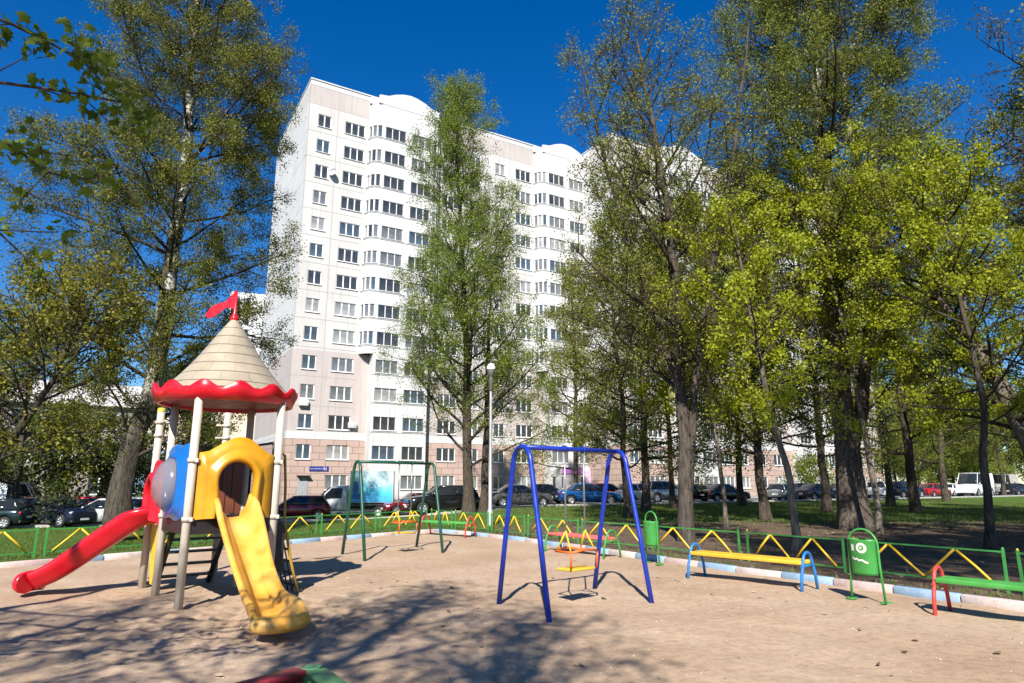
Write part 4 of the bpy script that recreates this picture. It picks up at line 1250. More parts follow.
# ------------------------------------------------------------------- lamp post
def build_lamp():
    p = ground(490, 527)
    S = empty('street_lamp', (p.x, p.y, 0)); tag(S, 'tall grey lamp post with a small white domed head inside the fence corner', 'street lamp')
    b = MB(); b.lathe([(.12, -.1), (.12, .55), (.1, .62), (.075, .66), (.06, 3.2), (.055, 5.2)], 14); b.build('pole', STEEL, S)
    b = MB(); b.lathe([(.06, 5.18), (.085, 5.2), (.085, 5.7), (.075, 5.75), (.11, 5.8), (.16, 6.02), (.15, 6.06), (0, 6.06)], 16); h = b.build('lamp_housing', paint('lamp_dark_mat', (.1, .1, .1), .5), S)
    b = MB(); b.lathe([(.165, 6.06), (.17, 6.12), (.14, 6.22), (.08, 6.29), (0, 6.31)], 18); b.build('lamp_dome', paint('lamp_white_mat', (.75, .75, .73), .35), S)
build_lamp()

# ------------------------------------------------------------------- sandbox corner in the foreground
def build_sandbox():
    c = ground(312, 673, .2)
    S = empty('sandbox', (c.x, c.y, 0)); tag(S, 'wooden sandbox edge with worn red and green planks at the bottom edge of the view', 'sandbox')
    al = Vector((-.6, -.8, 0)); ar = Vector((.55, -.835, 0))
    for d, m, nm in ((al, paint('worn_red_wood_mat', (.28, .02, .03), .6, .3, 5, (.1, .05, .04)), 'plank'), (ar, paint('worn_green_wood_mat', (.08, .25, .09), .6, .3, 5, (.02, .05, .04)), 'plank')):
        M = Matrix.Rotation(math.atan2(d.y, d.x), 3, 'Z')
        b = MB(); b.rbox(d * .85 + Vector((0, 0, .11)), (1.5, .05, .21), .012, 0, M); b.rbox(d * .85 + Vector((0, 0, .235)), (1.5, .16, .035), .01, 0, M)
        b.build(nm, m, S)
    far = al * 1.7 + ar * 1.7
    for d, s in ((ar, al * 1.7), (al, ar * 1.7)):
        M = Matrix.Rotation(math.atan2(d.y, d.x), 3, 'Z')
        b = MB(); b.rbox(s + d * .85 + Vector((0, 0, .11)), (1.5, .05, .21), .012, 0, M); b.build('plank', YWOOD, S)
    b = MB()
    for q in (Vector((0, 0, 0)), al * 1.7, ar * 1.7, al * 1.7 + ar * 1.7): b.rbox(q + Vector((0, 0, .1)), (.13, .13, .3), .012)
    b.build('corner_post', paint('sandbox_post_mat', (.09, .28, .12), .6, .3, 5, (.02, .04, .03)), S)
build_sandbox()
# =================================================================== VEHICLES
def car_paint(name, col, metal=.3, rough=.22):
    m, nt = new_mat(name)
    n = noise(nt, 3, 4); r = ramp(nt, n.outputs['Fac'], [(.35, tuple(c * .82 for c in col)), (.7, col)])
    principled(nt, r.outputs[0], rough, metal, spec=.5)
    p = [x for x in nt.nodes if x.type == 'BSDF_PRINCIPLED'][0]
    p.inputs['Coat Weight'].default_value = .6; p.inputs['Coat Roughness'].default_value = .08
    return m
CARGLASS = flat('car_glass_mat', (.015, .018, .02), .05, 0, .6)
TYRE = paint('tyre_mat', (.02, .02, .02), .85, .2, 10)
RIM = paint('rim_mat', (.42, .43, .44), .35, .15, 6, metal=.7)
HEADL = flat('headlight_mat', (.65, .67, .68), .1, .3)
TAILL = flat('taillight_mat', (.35, .01, .01), .15)
TRIM = flat('car_trim_mat', (.03, .03, .03), .6)
PLATE = flat('number_plate_mat', (.7, .7, .68), .5)

SHAPES = {   # length, width, height, belt, bonnet height, cabin base x0,x1 (rear,front), roof x0,x1, deck height
    'sedan': dict(L=4.5, W=1.74, H=1.46, belt=.92, hood=.86, deck=.98, b0=-1.65, b1=1.15, t0=-1.0, t1=.25, r=.31),
    'hatch': dict(L=4.0, W=1.7, H=1.5, belt=.95, hood=.9, deck=.98, b0=-1.9, b1=1.1, t0=-1.55, t1=.25, r=.30),
    'suv': dict(L=4.55, W=1.84, H=1.7, belt=1.1, hood=1.05, deck=1.1, b0=-2.15, b1=1.15, t0=-1.8, t1=.35, r=.36),
    'van': dict(L=5.2, W=1.95, H=2.35, belt=1.2, hood=1.12, deck=1.25, b0=-2.52, b1=1.75, t0=-2.48, t1=1.05, r=.35),
}
def build_car(loc, ang, kind, mat, label, z=.072, group='cars parked along the road', scale=1.0, rack=False):
    p = SHAPES[kind]
    S = empty('parked_van' if kind == 'van' else 'parked_car', (loc[0], loc[1], z), ang)
    S.scale = (scale,) * 3
    S.location.z = gz(loc[0], loc[1]) + .035; tag(S, label, 'van' if kind == 'van' else 'car', group)
    L, W = p['L'], p['W']; hL = L / 2
    # lower body
    b = MB(); rings = []; n = 26
    wa = L * .31; wheel_x = (-wa, wa * 1.02)
    for i in range(n + 1):
        x = -hL + L * i / n; e = abs(x) / hL
        w = W / 2 * (1 - .12 * max(0, (e - .72) / .28) ** 2 - .10 * max(0, (e - .93) / .07))
        if x > p['b1']: zt = p['belt'] + (p['hood'] - p['belt']) * min(1, (x - p['b1']) / .25) - .14 * max(0, (x - p['b1']) / (hL - p['b1'])) ** 2.2
        elif x < p['b0']: zt = p['deck'] - .05 * max(0, (p['b0'] - x) / max(.05, hL + p['b0'])) ** 2
        else: zt = p['belt'] + (p['deck'] - p['belt']) * max(0, min(1, (p['b1'] - x) / (p['b1'] - p['b0'])))
        zb = .2 + .16 * max(0, (e - .9) / .1)
        end = max(0, (e - .94) / .06); zt -= .1 * end
        # wheel arch lifts the sill
        for wx in wheel_x:
            d = abs(x - wx); R = p['r'] + .05
            if d < R: zb = max(zb, p['r'] + math.sqrt(R * R - d * d) - .0)
        m_ = zb + (zt - zb) * .5
        half = [(0, zb + .02), (w * .8, zb + .01), (w * .955, zb + .02), (w, min(zt - .12, max(zb + .05, .5))), (w * .995, max(zb + .06, zt - .2)), (w * .95, zt - .05), (w * .8, zt), (0, zt + .035)]
        ring = [(x, a, c) for a, c in half] + [(x, -a, c) for a, c in half[-2:0:-1]]
        rings.append([Vector(q) for q in ring])
    b.loft(rings, 0, True); body = b.build('body', mat, S)
    # cabin glass
    b = MB()
    def ring(z, x0, x1, hw): r = .1; return [Vector(q) for q in ((x0, -hw + r, z), (x0 + r, -hw, z), (x1 - r * 2, -hw, z), (x1, -hw + r * 2, z), (x1, hw - r * 2, z), (x1 - r * 2, hw, z), (x0 + r, hw, z), (x0, hw - r, z))]
    zb0, zr = p['belt'] - .02, p['H'] - .05
    hw0, hw1 = W / 2 * .93, W / 2 * (.74 if kind != 'van' else .84)
    def lerp_ring(f): return ring(zb0 + (zr - zb0) * f, p['b0'] + (p['t0'] - p['b0']) * f ** 1.15, p['b1'] + (p['t1'] - p['b1']) * f ** .95, hw0 + (hw1 - hw0) * f ** 1.25)
    b.loft([lerp_ring(f) for f in (0, .35, .7, 1)], 0, True)
    b.build('window_glass', CARGLASS, S)
    # roof and pillars
    b = MB()
    r1 = [v + Vector((0, 0, -.03)) for v in lerp_ring(.97)]
    c_ = Vector(((p['t0'] + p['t1']) / 2, 0, 0))
    def grow(rg, k, dz): return [Vector((c_.x + (v.x - c_.x) * k, v.y * k, v.z + dz)) for v in rg]
    b.loft([grow(r1, 1.012, .0), grow(r1, 1.01, .03), grow(r1, .93, .075), grow(r1, .6, .1)], 0, True)
    for sy in (-1, 1):
        for x0, x1, wd in ((p['b1'] - .1, p['t1'] - .06, .05), ((p['b0'] + p['b1']) / 2 - .15, (p['t0'] + p['t1']) / 2 - .12, .045), (p['b0'] + .1, p['t0'] + .1, .09)):
            pts = []
            for f in (0, .35, .7, 1):
                hw = hw0 + (hw1 - hw0) * f ** 1.25
                pts.append((x0 + (x1 - x0) * f, sy * (hw - .012), zb0 + (zr - zb0) * f))
            b.tube(pts, wd * .6, 6)
    if kind == 'van':
        for sy in (-1, 1):      # closed load sides
            q = []
            for f in (0.0, .35, .7, .97):
                hw = hw0 + (hw1 - hw0) * f ** 1.25 + .012
                q.append([Vector((x, sy * hw, zb0 + (zr - zb0) * f)) for x in (p['b0'] + .02, -.1, .15)])
            b.loft(q, 0, True, closed=False, caps=False)
        q = [[Vector((p['b0'] + (p['t0'] - p['b0']) * f - .012, y * (hw0 + (hw1 - hw0) * f), zb0 + (zr - zb0) * f)) for y in (-.95, -.5, .5, .95)] for f in (0, .2)]
        b.loft(q, 0, False, closed=False, caps=False)
    if rack:
        for sy in (-1, 1): b.tube([(p['t0'] + .2, sy * hw1 * .9, p['H'] + .02), (p['t0'] + .3, sy * hw1 * .9, p['H'] + .07), (p['t1'] - .3, sy * hw1 * .9, p['H'] + .07), (p['t1'] - .15, sy * hw1 * .9, p['H'] + .02)], .02, 6)
    b.build('roof', mat, S)
    # bumpers, sills, mirrors, handles
    b = MB()
    for sx in (-1, 1):
        b.rbox((sx * (hL - .1), 0, .33), (.16, W * .86, .14), .04)
    b.bbox((-wa + p['r'] + .06, -W / 2 * .93, .19), (wa - p['r'] - .06, W / 2 * .93, .26))
    b.build('bumper', TRIM, S)
    b = MB()
    for sy in (-1, 1): b.rbox((p['b1'] - .3, sy * (W / 2 + .07), p['belt'] + .07), (.1, .16, .12), .04)
    b.build('mirror', mat, S)
    for sy in (-1, 1):
        b = MB(); b.rbox((hL - .2, sy * W * .355, p['hood'] - .23), (.22, .3, .13), .04); b.build('headlight', HEADL, S)
        b = MB(); b.rbox((-hL + .13, sy * W * .38, p['deck'] - .22), (.16, .26, .18), .04); b.build('taillight', TAILL, S)
    b = MB(); b.bbox((hL - .01, -.26, .38), (hL + .012, .26, .49)); b.build('number_plate', PLATE, S)
    b = MB(); b.bbox((-hL - .012, -.26, .5), (-hL + .01, .26, .61)); b.build('number_plate', PLATE, S)
    # wheels
    for wx in wheel_x:
        for sy in (-1, 1):
            r = p['r']
            c = Vector((wx, sy * (W / 2 - .12), r))
            def ring_at(prof, k=20):
                bb = MB(); vs = []
                bb.lathe(prof, k); bb.v = [(c.x + q[0], c.y + sy * q[2], c.z + q[1]) for q in bb.v]; return bb
            t = ring_at([(r * .62, -.1), (r * .97, -.1), (r, -.06), (r, .07), (r * .96, .105), (r * .66, .11), (r * .62, .08)])
            wh = t.build('wheel', TYRE, S)
            rm = ring_at([(r * .64, .09), (r * .6, .095), (r * .52, .06), (.06, .085), (0, .09)])
            for k in range(5):
                a = 2 * PI * k / 5; rm.tube([(c.x + .05 * math.cos(a), c.y + sy * .09, c.z + .05 * math.sin(a)), (c.x + r * .58 * math.cos(a), c.y + sy * .1, c.z + r * .58 * math.sin(a))], .03, 5)
            rm.build('rim', RIM, wh)
    return S

def build_truck(loc, ang, label):
    S = empty('delivery_truck', (loc[0], loc[1], gz(loc[0], loc[1]) + .035), ang); tag(S, label, 'truck')
    wm = car_paint('truck_white_mat', (.74, .74, .73), 0, .3)
    # cab (front = +x)
    b = MB(); rings = []
    prof = [(-.1, .45, 2.12, .98), (.75, .45, 2.1, .98), (1.05, .45, 2.0, .97), (1.45, .45, 1.62, .95), (1.85, .45, 1.22, .93), (2.3, .45, 1.08, .9), (2.62, .48, .98, .84), (2.72, .55, .8, .74)]
    for x, z0, z1, w in prof:
        h = [(0, z0), (w * .9, z0), (w, z0 + .15), (w, z0 + (z1 - z0) * .45), (w * .97, z0 + (z1 - z0) * .62), (w * .86, z1 - .06), (w * .7, z1), (0, z1 + .03)]
        rings.append([Vector((x, a, c)) for a, c in h] + [Vector((x, -a, c)) for a, c in h[-2:0:-1]])
    b.loft(rings, 0, True); b.build('cab', wm, S)
    b = MB()
    for sy in (-1, 1):
        b.add([(.25, sy * .985, 1.3), (1.5, sy * .975, 1.25), (1.3, sy * .93, 1.62), (.95, sy * .9, 1.95), (.25, sy * .9, 1.97)], [(0, 1, 2, 3, 4)])
    b.add([(1.1, -.78, 2.0), (1.1, .78, 2.0), (1.85, .84, 1.27), (1.85, -.84, 1.27)], [(0, 1, 2, 3)])
    for k, v in enumerate(b.v): b.v[k] = (v[0] + (.03 if k >= 10 else 0), v[1] * 1.012, v[2] + (.03 if k >= 10 else 0))
    b.build('window_glass', CARGLASS, S)
    # box body with the blue printed panel
    b = MB(); b.rbox((-1.72, 0, 2.05), (2.94, 2.05, 2.15), .03); box = b.build('box_body', paint('truck_box_mat', (.62, .66, .68), .4, .08), S)
    m, nt = new_mat('printed_water_mat')
    n = noise(nt, 1.1, 6, .65); tc = nt.nodes.new('ShaderNodeTexCoord'); sp = nt.nodes.new('ShaderNodeSeparateXYZ'); nt.links.new(tc.outputs['Object'], sp.inputs[0])
    mr = nt.nodes.new('ShaderNodeMapRange'); mr.inputs['From Min'].default_value = 1.0; mr.inputs['From Max'].default_value = 3.1; nt.links.new(sp.outputs['Z'], mr.inputs['Value'])
    ad = nt.nodes.new('ShaderNodeMath'); ad.operation = 'MULTIPLY_ADD'; nt.links.new(n.outputs['Fac'], ad.inputs[0]); ad.inputs[1].default_value = .5; nt.links.new(mr.outputs[0], ad.inputs[2])
    r = ramp(nt, ad.outputs[0], [(.3, (.05, .3, .6)), (.55, (.06, .45, .66)), (.75, (.2, .58, .7)), (1., (.55, .74, .78))])
    principled(nt, r.outputs[0], .35)
    for sy in (-1, 1):
        b = MB(); b.bbox((-3.15, sy * 1.02, 1.02), (-.3, sy * 1.042, 3.08)); b.build('printed_panel', m, box)
    pw = flat('print_pale_mat', (.5, .68, .8), .4); pb = flat('print_blue_mat', (.03, .14, .42), .4)
    for sy in (1,):
        b = MB(); y = sy * 1.044
        def stroke(pts, w): b.tube([(x, y, z) for x, z in pts], w, 5)
        # pale lettering across the panel (front of truck to the left in the photo)
        def X(u): return -.36 - u * 2.75
        stroke([(X(.5 + .035 * math.cos(t)), 2.08 + .13 * math.sin(t)) for t in [i * 2 * PI / 14 for i in range(15)]], .035)
        for q in ([(.40, 2.2), (.40, 1.95)], [(.40, 2.2), (.455, 2.2)], [(.455, 2.2), (.455, 1.95)], [(.575, 2.2), (.575, 1.95)], [(.575, 2.2), (.62, 2.2)], [(.575, 2.08), (.62, 2.08)], [(.575, 1.95), (.62, 1.95)],
                  [(.67, 2.2), (.67, 1.95)], [(.67, 2.08), (.72, 2.08)], [(.72, 2.2), (.72, 1.95)], [(.76, 2.2), (.83, 2.2)], [(.795, 2.2), (.795, 1.95)]):
            stroke([(X(u), z) for u, z in q], .03)
        b.build('lettering', pw, box)
        b = MB(); b.lathe([(.0, 0), (.3, 0)], 20); b.v = [(X(.1) + q[0] * .75, y + .002, 2.0 + q[1] * 1.4) for q in b.v]
        b.lathe([(.0, 0), (.34, 0)], 20); k0 = len(b.v) // 2
        b.v = b.v[:k0] + [(X(.13) + q[0] * 1.1, y + .002, 1.42 + q[1] * .6) for q in b.v[k0:]]
        b.build('printed_shape', pb, box)
    b = MB()
    for sy in (-1, 1): b.bbox((-3.2, sy * .4, .55), (1.0, sy * .5, .75))
    b.bbox((-3.1, -.9, .8), (-.3, .9, .96)); b.bbox((-3.25, -.95, .5), (-3.15, .95, .62))
    b.build('chassis', TRIM, S)
    for wx in (1.75, -2.2):
        for sy in (-1, 1):
            r = .37; c = Vector((wx, sy * .86, r))
            def ra(prof):
                bb = MB(); bb.lathe(prof, 20); bb.v = [(c.x + q[0], c.y + sy * q[2], c.z + q[1]) for q in bb.v]; return bb
            wh = ra([(r * .6, -.12), (r * .97, -.12), (r, -.06), (r, .09), (r * .96, .125), (r * .64, .13), (r * .6, .1)]).build('wheel', TYRE, S)
            ra([(r * .63, .11), (r * .5, .06), (.1, .07), (0, .1)]).build('rim', RIM, wh)
    for sy in (-1, 1):
        b = MB(); b.rbox((2.58, sy * .68, .85), (.2, .3, .2), .05); b.build('headlight', HEADL, S)
        b = MB(); b.rbox((1.45, sy * 1.12, 1.4), (.12, .16, .3), .04); b.build('mirror', TRIM, S)

def build_vehicles():
    road = math.atan2(60.1 - 48, 26 - 5.6)
    R58 = math.radians(31.0)          # along the road, far right
    P = lambda n, c, **k: car_paint('car_' + n + '_mat', c, **k)
    dark = P('dark_blue', (.012, .018, .04)); black = P('black', (.012, .012, .013)); maroon = P('maroon', (.16, .012, .02)); blue = P('blue', (.012, .10, .32))
    grey = P('grey', (.16, .16, .165), metal=.6); silver = P('silver', (.4, .41, .42), metal=.6); white = P('white', (.72, .72, .71), metal=0); red = P('red', (.42, .012, .02)); teal = P('dark_green', (.012, .03, .035))
    def at(px, py): v = ground(px, py, .07); return (v.x, v.y)
    D = math.radians
    RN_ = ROAD_NEAR
    def on_road(px, off=1.3):
        k = (px - 512) / FPX / 1.028; best = None
        for i in range(8, len(RN_) - 1):
            a = Vector(RN_[i]); c = Vector(RN_[i + 1]); t = (c - a).normalized(); n = Vector((-t.y, t.x)) * off; a = a + n; c = c + n
            den = (c.x - a.x) - k * (c.y - a.y); u = (k * a.y - a.x) / den
            if 0 <= u <= 1: return tuple(a + (c - a) * u)
        return tuple(a)
    # left group (nose to the right, turned slightly to us)
    v = on_road(-10, .2); build_car(v, D(190), 'hatch', teal, 'dark green car cut off by the left edge, its tail light to the right')
    v = on_road(60, .6); build_car(v, D(-20), 'suv', dark, 'dark navy car with a bright headlight, left of the thick trunk', scale=.93)
    v = on_road(90, 3.4); build_car(v, D(-8), 'hatch', red, 'red car half hidden between the navy car and the thick trunk')
    v = on_road(104, .5); build_car(v, D(205), 'sedan', white, 'white car whose tail shows just left of the thick trunk')
    v = on_road(143, 1.6); build_car(v, D(100), 'hatch', white, 'white car between the thick trunk and the red slide')
    v = on_road(8, 4.5); build_car(v, D(20), 'van', white, 'white van behind the dark cars at the left edge')
    v = on_road(297, 1.2); build_car(v, D(204), 'hatch', maroon, 'maroon car just right of the play tower, beside the white truck cab', scale=1.02)
    v = on_road(347, 4.4)
    build_truck(v, D(188), 'white cab truck with a pale blue printed box body, seen through the dark green swing')
    v = on_road(414, 3.4); build_car(v, D(205), 'sedan', maroon, 'maroon car between the blue truck box and the black off roader')
    v = on_road(442, .9); build_car(v, D(203), 'suv', black, 'black off roader beside the trunk of the tall narrow tree', scale=1.08)
    v = on_road(520, 1.3); build_car(v, D(14), 'sedan', grey, 'grey saloon car seen through the left arch of the blue swing')
    v = on_road(545, 4.2); build_car(v, D(20), 'sedan', P('brown', (.06, .045, .045)), 'dark brown car behind the grey saloon')
    v = on_road(588, 1.4); build_car(v, D(8), 'sedan', blue, 'bright blue saloon car seen through the blue swing', scale=1.04)
    v = on_road(607, 5.6); build_car(v, D(18), 'hatch', red, 'bright red car behind the bright blue saloon')
    v = on_road(640, 3.4); build_car(v, D(25), 'hatch', white, 'white car behind the slim trunk at the right leg of the blue swing')
    v = on_road(664, 2.6); build_car(v, D(28), 'suv', silver, 'silver off roader with a dark roof rack behind the bin and slanted trunk', rack=True)
    v = on_road(697, 3.0); build_car(v, D(28), 'sedan', P('plum', (.09, .05, .06)), 'dull plum car immediately right of the thick split trunk')
    v = on_road(724, 1.4); build_car(v, D(24), 'sedan', black, 'black saloon car right of the plum car, in the grove')
    v = on_road(783, 1.5); build_car(v, D(50), 'hatch', silver, 'silver car with red tail lights right of the dark straight trunk')
    v = on_road(818, 1.6); build_car(v, D(26), 'sedan', dark, 'dark navy saloon left of the widest leaning trunk')
    v = on_road(803, 4.2); build_car(v, D(30), 'hatch', P('ink', (.02, .02, .05)), 'small ink blue car between the silver car and the navy saloon')
    v = on_road(846, 1.6); build_car(v, D(28), 'sedan', grey, 'grey car half hidden by the widest leaning trunk')
    v = on_road(878, 2.6); build_car(v, D(60), 'suv', white, 'white off roader just right of the widest leaning trunk')
    v = on_road(905, 1.5); build_car(v, D(25), 'suv', dark, 'dark off roader left of the straight trunk with the flared foot')
    v = on_road(934, 1.6); build_car(v, D(30), 'sedan', red, 'dark red car right of the straight trunk with the flared foot')
    v = on_road(951, 3.4); build_car(v, D(40), 'sedan', white, 'white saloon left of the white van')
    v = on_road(976, 2.0); build_car(v, D(215), 'van', white, 'white van seen behind the thin dark trunk at the right', scale=1.15)
    v = on_road(1004, 5.5); build_car(v, D(215), 'van', P('cream', (.55, .53, .5), metal=0), 'pale van behind the white van, near the right edge', scale=1.15)
    v = on_road(1018, 1.6); build_car(v, D(28), 'sedan', dark, 'dark saloon at the right edge beyond the grove')
build_vehicles()
# =================================================================== TREES
def tubes_np(P, R, k):
    """P (n,m,3), R (n,m) -> verts, quads"""
    n, m, _ = P.shape
    T = np.gradient(P, axis=1); T /= np.linalg.norm(T, axis=2, keepdims=True) + 1e-9
    ref = np.where(np.abs(T[:, :1, 2:3]) < .9, np.array([[[0, 0, 1.]]]), np.array([[[1., 0, 0]]]))
    ref = np.broadcast_to(ref, T.shape)
    U = np.cross(T, ref); U /= np.linalg.norm(U, axis=2, keepdims=True) + 1e-9
    W = np.cross(T, U)
    a = 2 * PI * np.arange(k) / k
    V = P[:, :, None] + R[:, :, None, None] * (U[:, :, None] * np.cos(a)[:, None] + W[:, :, None] * np.sin(a)[:, None])
    ii = np.arange(n)[:, None, None] * m * k + np.arange(m - 1)[None, :, None] * k
    j = np.arange(k)[None, None, :]; j2 = (j + 1) % k
    F = np.stack([ii + j, ii + j2, ii + k + j2, ii + k + j], -1).reshape(-1, 4)
    return V.reshape(-1, 3), F

def unit(v): return v / (np.linalg.norm(v, axis=-1, keepdims=True) + 1e-9)

def walk(rs, start, direc, length, m, up, wob):
    """grow n curved shoots at once; up = pull towards the sky per step"""
    n = len(start); P = np.zeros((n, m, 3)); P[:, 0] = start; d = unit(direc.copy())
    st = length / (m - 1)
    upv = np.array([0, 0, 1.])
    for i in range(1, m):
        d = unit(d + up * upv + rs.normal(0, wob, (n, 3)))
        P[:, i] = P[:, i - 1] + d * st[:, None]
    return P

def leaves_np(rs, C, size, droop=.2, aspect=.62):
    n = len(C)
    d = unit(rs.normal(0, 1, (n, 3)) + np.array([0, 0, -droop])); r = unit(np.cross(d, rs.normal(0, 1, (n, 3))))
    nrm = np.cross(d, r)
    s = (size * rs.uniform(.6, 1.3, n))[:, None]
    V = np.zeros((n, 4, 3))
    V[:, 0] = C; V[:, 1] = C + d * s * .5 + r * s * aspect * .5 + nrm * s * .1; V[:, 2] = C + d * s; V[:, 3] = C + d * s * .5 - r * s * aspect * .5 + nrm * s * .1
    return V.reshape(-1, 3), np.arange(4 * n).reshape(-1, 4)

def star_leaves(rs, C, size):
    """five lobed leaves"""
    n = len(C)
    d = unit(rs.normal(0, 1, (n, 3)) + np.array([0, 0, -1.0])); r = unit(np.cross(d, rs.normal(0, 1, (n, 3)))); nrm = np.cross(d, r)
    s = size * rs.uniform(.6, 1.25, n)
    out = [(.0, .08), (.35, -.02), (.42, .3), (.78, .28), (.58, .52), (.72, .85), (.34, .72), (.0, 1.2)]
    out = [(x, y) for x, y in out] + [(-x, y) for x, y in out[-2:0:-1]]
    m = len(out); V = np.zeros((n, m + 1, 3)); V[:, 0] = C + d * (s * .45)[:, None] + nrm * (s * .1)[:, None]
    for k, (x, y) in enumerate(out): V[:, k + 1] = C + d * (s * y)[:, None] + r * (s * x)[:, None] - nrm * (s * .18 * abs(x))[:, None]
    b = (np.arange(n) * (m + 1))[:, None, None]
    F = b + np.array([[0, k + 1, (k + 1) % m + 1] for k in range(m)])[None]
    return V.reshape(-1, 3), F.reshape(-1, 3)

def spline(pts, m):
    P = np.array(pts, float); t = np.zeros(len(P)); t[1:] = np.cumsum(np.linalg.norm(np.diff(P, axis=0), axis=1)); t /= t[-1]
    u = np.linspace(0, 1, m)
    # smooth by cubic Hermite
    M = np.gradient(P, t, axis=0, edge_order=1)
    out = np.zeros((m, 3))
    idx = np.clip(np.searchsorted(t, u, side='right') - 1, 0, len(t) - 2)
    h = (t[idx + 1] - t[idx])[:, None]; s = ((u - t[idx]) / (t[idx + 1] - t[idx]))[:, None]
    out = (2 * s**3 - 3 * s**2 + 1) * P[idx] + (s**3 - 2 * s**2 + s) * h * M[idx] + (-2 * s**3 + 3 * s**2) * P[idx + 1] + (s**3 - s**2) * h * M[idx + 1]
    return out

def tree_data(seed, stems, r0, limbs, prof, el, t0=.2, sub=6, twig=5, leaves=16, leaf=.07, clump=.12, up=.06, sublen=.5, twiglen=.5, droop=.2, keep=1.0, aspect=.62, flare=.5, bare=0.0, extra=None, limb_r=.32, top_el=.6, gate=(1.5, -.5)):
    """stems: list of polylines (first = trunk). prof(t) -> limb length in metres at height fraction t of the trunk."""
    rs = np.random.RandomState(seed)
    VS, FS = [], []; nv = 0
    def add(P, R, k):
        nonlocal nv
        V, F = tubes_np(P, R, k); VS.append(V); FS.append(F + nv); nv += len(V)
    starts, dirs, lens, rads = [], [], [], []
    H = max(s[-1][2] for s in stems)
    for si, st in enumerate(stems):
        m = 22; P = spline(st, m)
        tt = np.linspace(0, 1, m)
        wob = rs.normal(0, 1, (m, 3)) * r0 * .12; wob[0] = 0; P = P + wob
        rb = r0 if si == 0 else r0 * .55
        z = P[:, 2]
        R = rb * (1 - tt) ** .8 + .012
        if si == 0: R = R + r0 * flare * np.exp(-np.maximum(z, 0) / (r0 * 1.3 + .15))
        # lumpy bark on the trunk
        V, F = tubes_np(P[None], R[None], 12 if r0 < .3 else 18)
        k = 12 if r0 < .3 else 18
        ang = np.tile(np.arange(k), m) * 2 * PI / k; lv = np.repeat(np.arange(m), k)
        cen = np.repeat(P, k, axis=0); lump = 1 + .10 * np.sin(3 * ang + lv * .35 + seed) * np.sin(lv * .8) + .07 * np.sin(5 * ang + seed * 2 + lv * .2) + (rs.rand(len(ang)) - .5) * .08
        if si == 0: lump += .28 * np.maximum(0, np.sin(4 * ang + seed)) * np.exp(-np.maximum(cen[:, 2], 0) / (r0 * 1.2 + .1))
        V = cen + (V - cen) * lump[:, None]
        VS.append(V); FS.append(F + nv); nv += len(V)
        zmin = t0 * H
        ok = np.where(z > zmin)[0]
        nl = limbs if si == 0 else max(3, int(limbs * .45))
        for q in range(nl):
            f = (q + rs.rand()) / nl
            zz = zmin + (z[-1] - zmin) * f ** .9
            i = min(m - 1, max(1, int(np.searchsorted(z, zz)))); a = (zz - z[i - 1]) / max(1e-6, z[i] - z[i - 1]); a = min(1, max(0, a))
            p = P[i - 1] + (P[i] - P[i - 1]) * a
            az = q * 2.39996 + rs.uniform(-.5, .5) + si * 1.3
            e = el[0] + (el[1] - el[0]) * (zz / H) + rs.normal(0, .12)
            L = prof(zz / H) * rs.uniform(.72, 1.18) * (1 if si == 0 else .8)
            if L < .25: continue
            starts.append(p); dirs.append((math.cos(az) * math.cos(e), math.sin(az) * math.cos(e), math.sin(e))); lens.append(L)
            rads.append(min(R[i] * .6, limb_r * rb * (.35 + .65 * (1 - zz / H)) * (.6 + L / 6)))
    if extra:
        for (p, d, L, r) in extra: starts.append(p); dirs.append(d); lens.append(L); rads.append(r)
    n_trunk = sum(len(f) for f in FS)
    S = np.array(starts); D = np.array(dirs, float); LN = np.array(lens); RD = np.array(rads)
    P1 = walk(rs, S, D, LN, 8, up, .09)
    add(P1, RD[:, None] * (1 - .82 * np.linspace(0, 1, 8))[None] + .006, 6)
    # sub-branches
    def children(P, L, cnt, lo, ratio, spread):
        n, m, _ = P.shape
        st, di, ln, ra = [], [], [], []
        for i in range(n):
            c = max(1, int(round(cnt(L[i]))))
            u = lo + (1 - lo) * (np.arange(c) + rs.rand(c)) / c
            x = u * (m - 1); k = np.minimum(m - 2, x.astype(int)); fr = (x - k)[:, None]
            st.append(P[i, k] * (1 - fr) + P[i, k + 1] * fr)
            t = unit(P[i, k + 1] - P[i, k]); rd = unit(np.cross(t, rs.normal(0, 1, (c, 3))))
            sp = spread * rs.uniform(.7, 1.25, c)[:, None]
            di.append(unit(t * np.cos(sp) + rd * np.sin(sp))); ln.append(L[i] * ratio * (1.1 - .65 * u) * rs.uniform(.7, 1.2, c)); ra.append(u)
        return np.concatenate(st), np.concatenate(di), np.concatenate(ln), np.concatenate(ra)
    s2, d2, l2, u2 = children(P1, LN, lambda L: sub * (.5 + L / 5), .18, sublen, .85)
    P2 = walk(rs, s2, d2, l2, 5, up * .7, .12)
    add(P2, (.006 + .011 * np.minimum(1.5, l2))[:, None] * (1 - .7 * np.linspace(0, 1, 5))[None], 4)
    s3, d3, l3, u3 = children(P2, l2, lambda L: twig * (.5 + L / 2), .2, twiglen, .8)
    l3 = np.maximum(l3, .18)
    P3 = walk(rs, s3, d3, l3, 3, up * .3, .15)
    add(P3, np.full((len(P3), 3), .0045) * (1 - .5 * np.linspace(0, 1, 3))[None], 3)
    tv, tf = np.concatenate(VS), np.concatenate(FS)
    # leaves: along twigs, gathered in clumps
    live = rs.rand(len(P3)) < keep
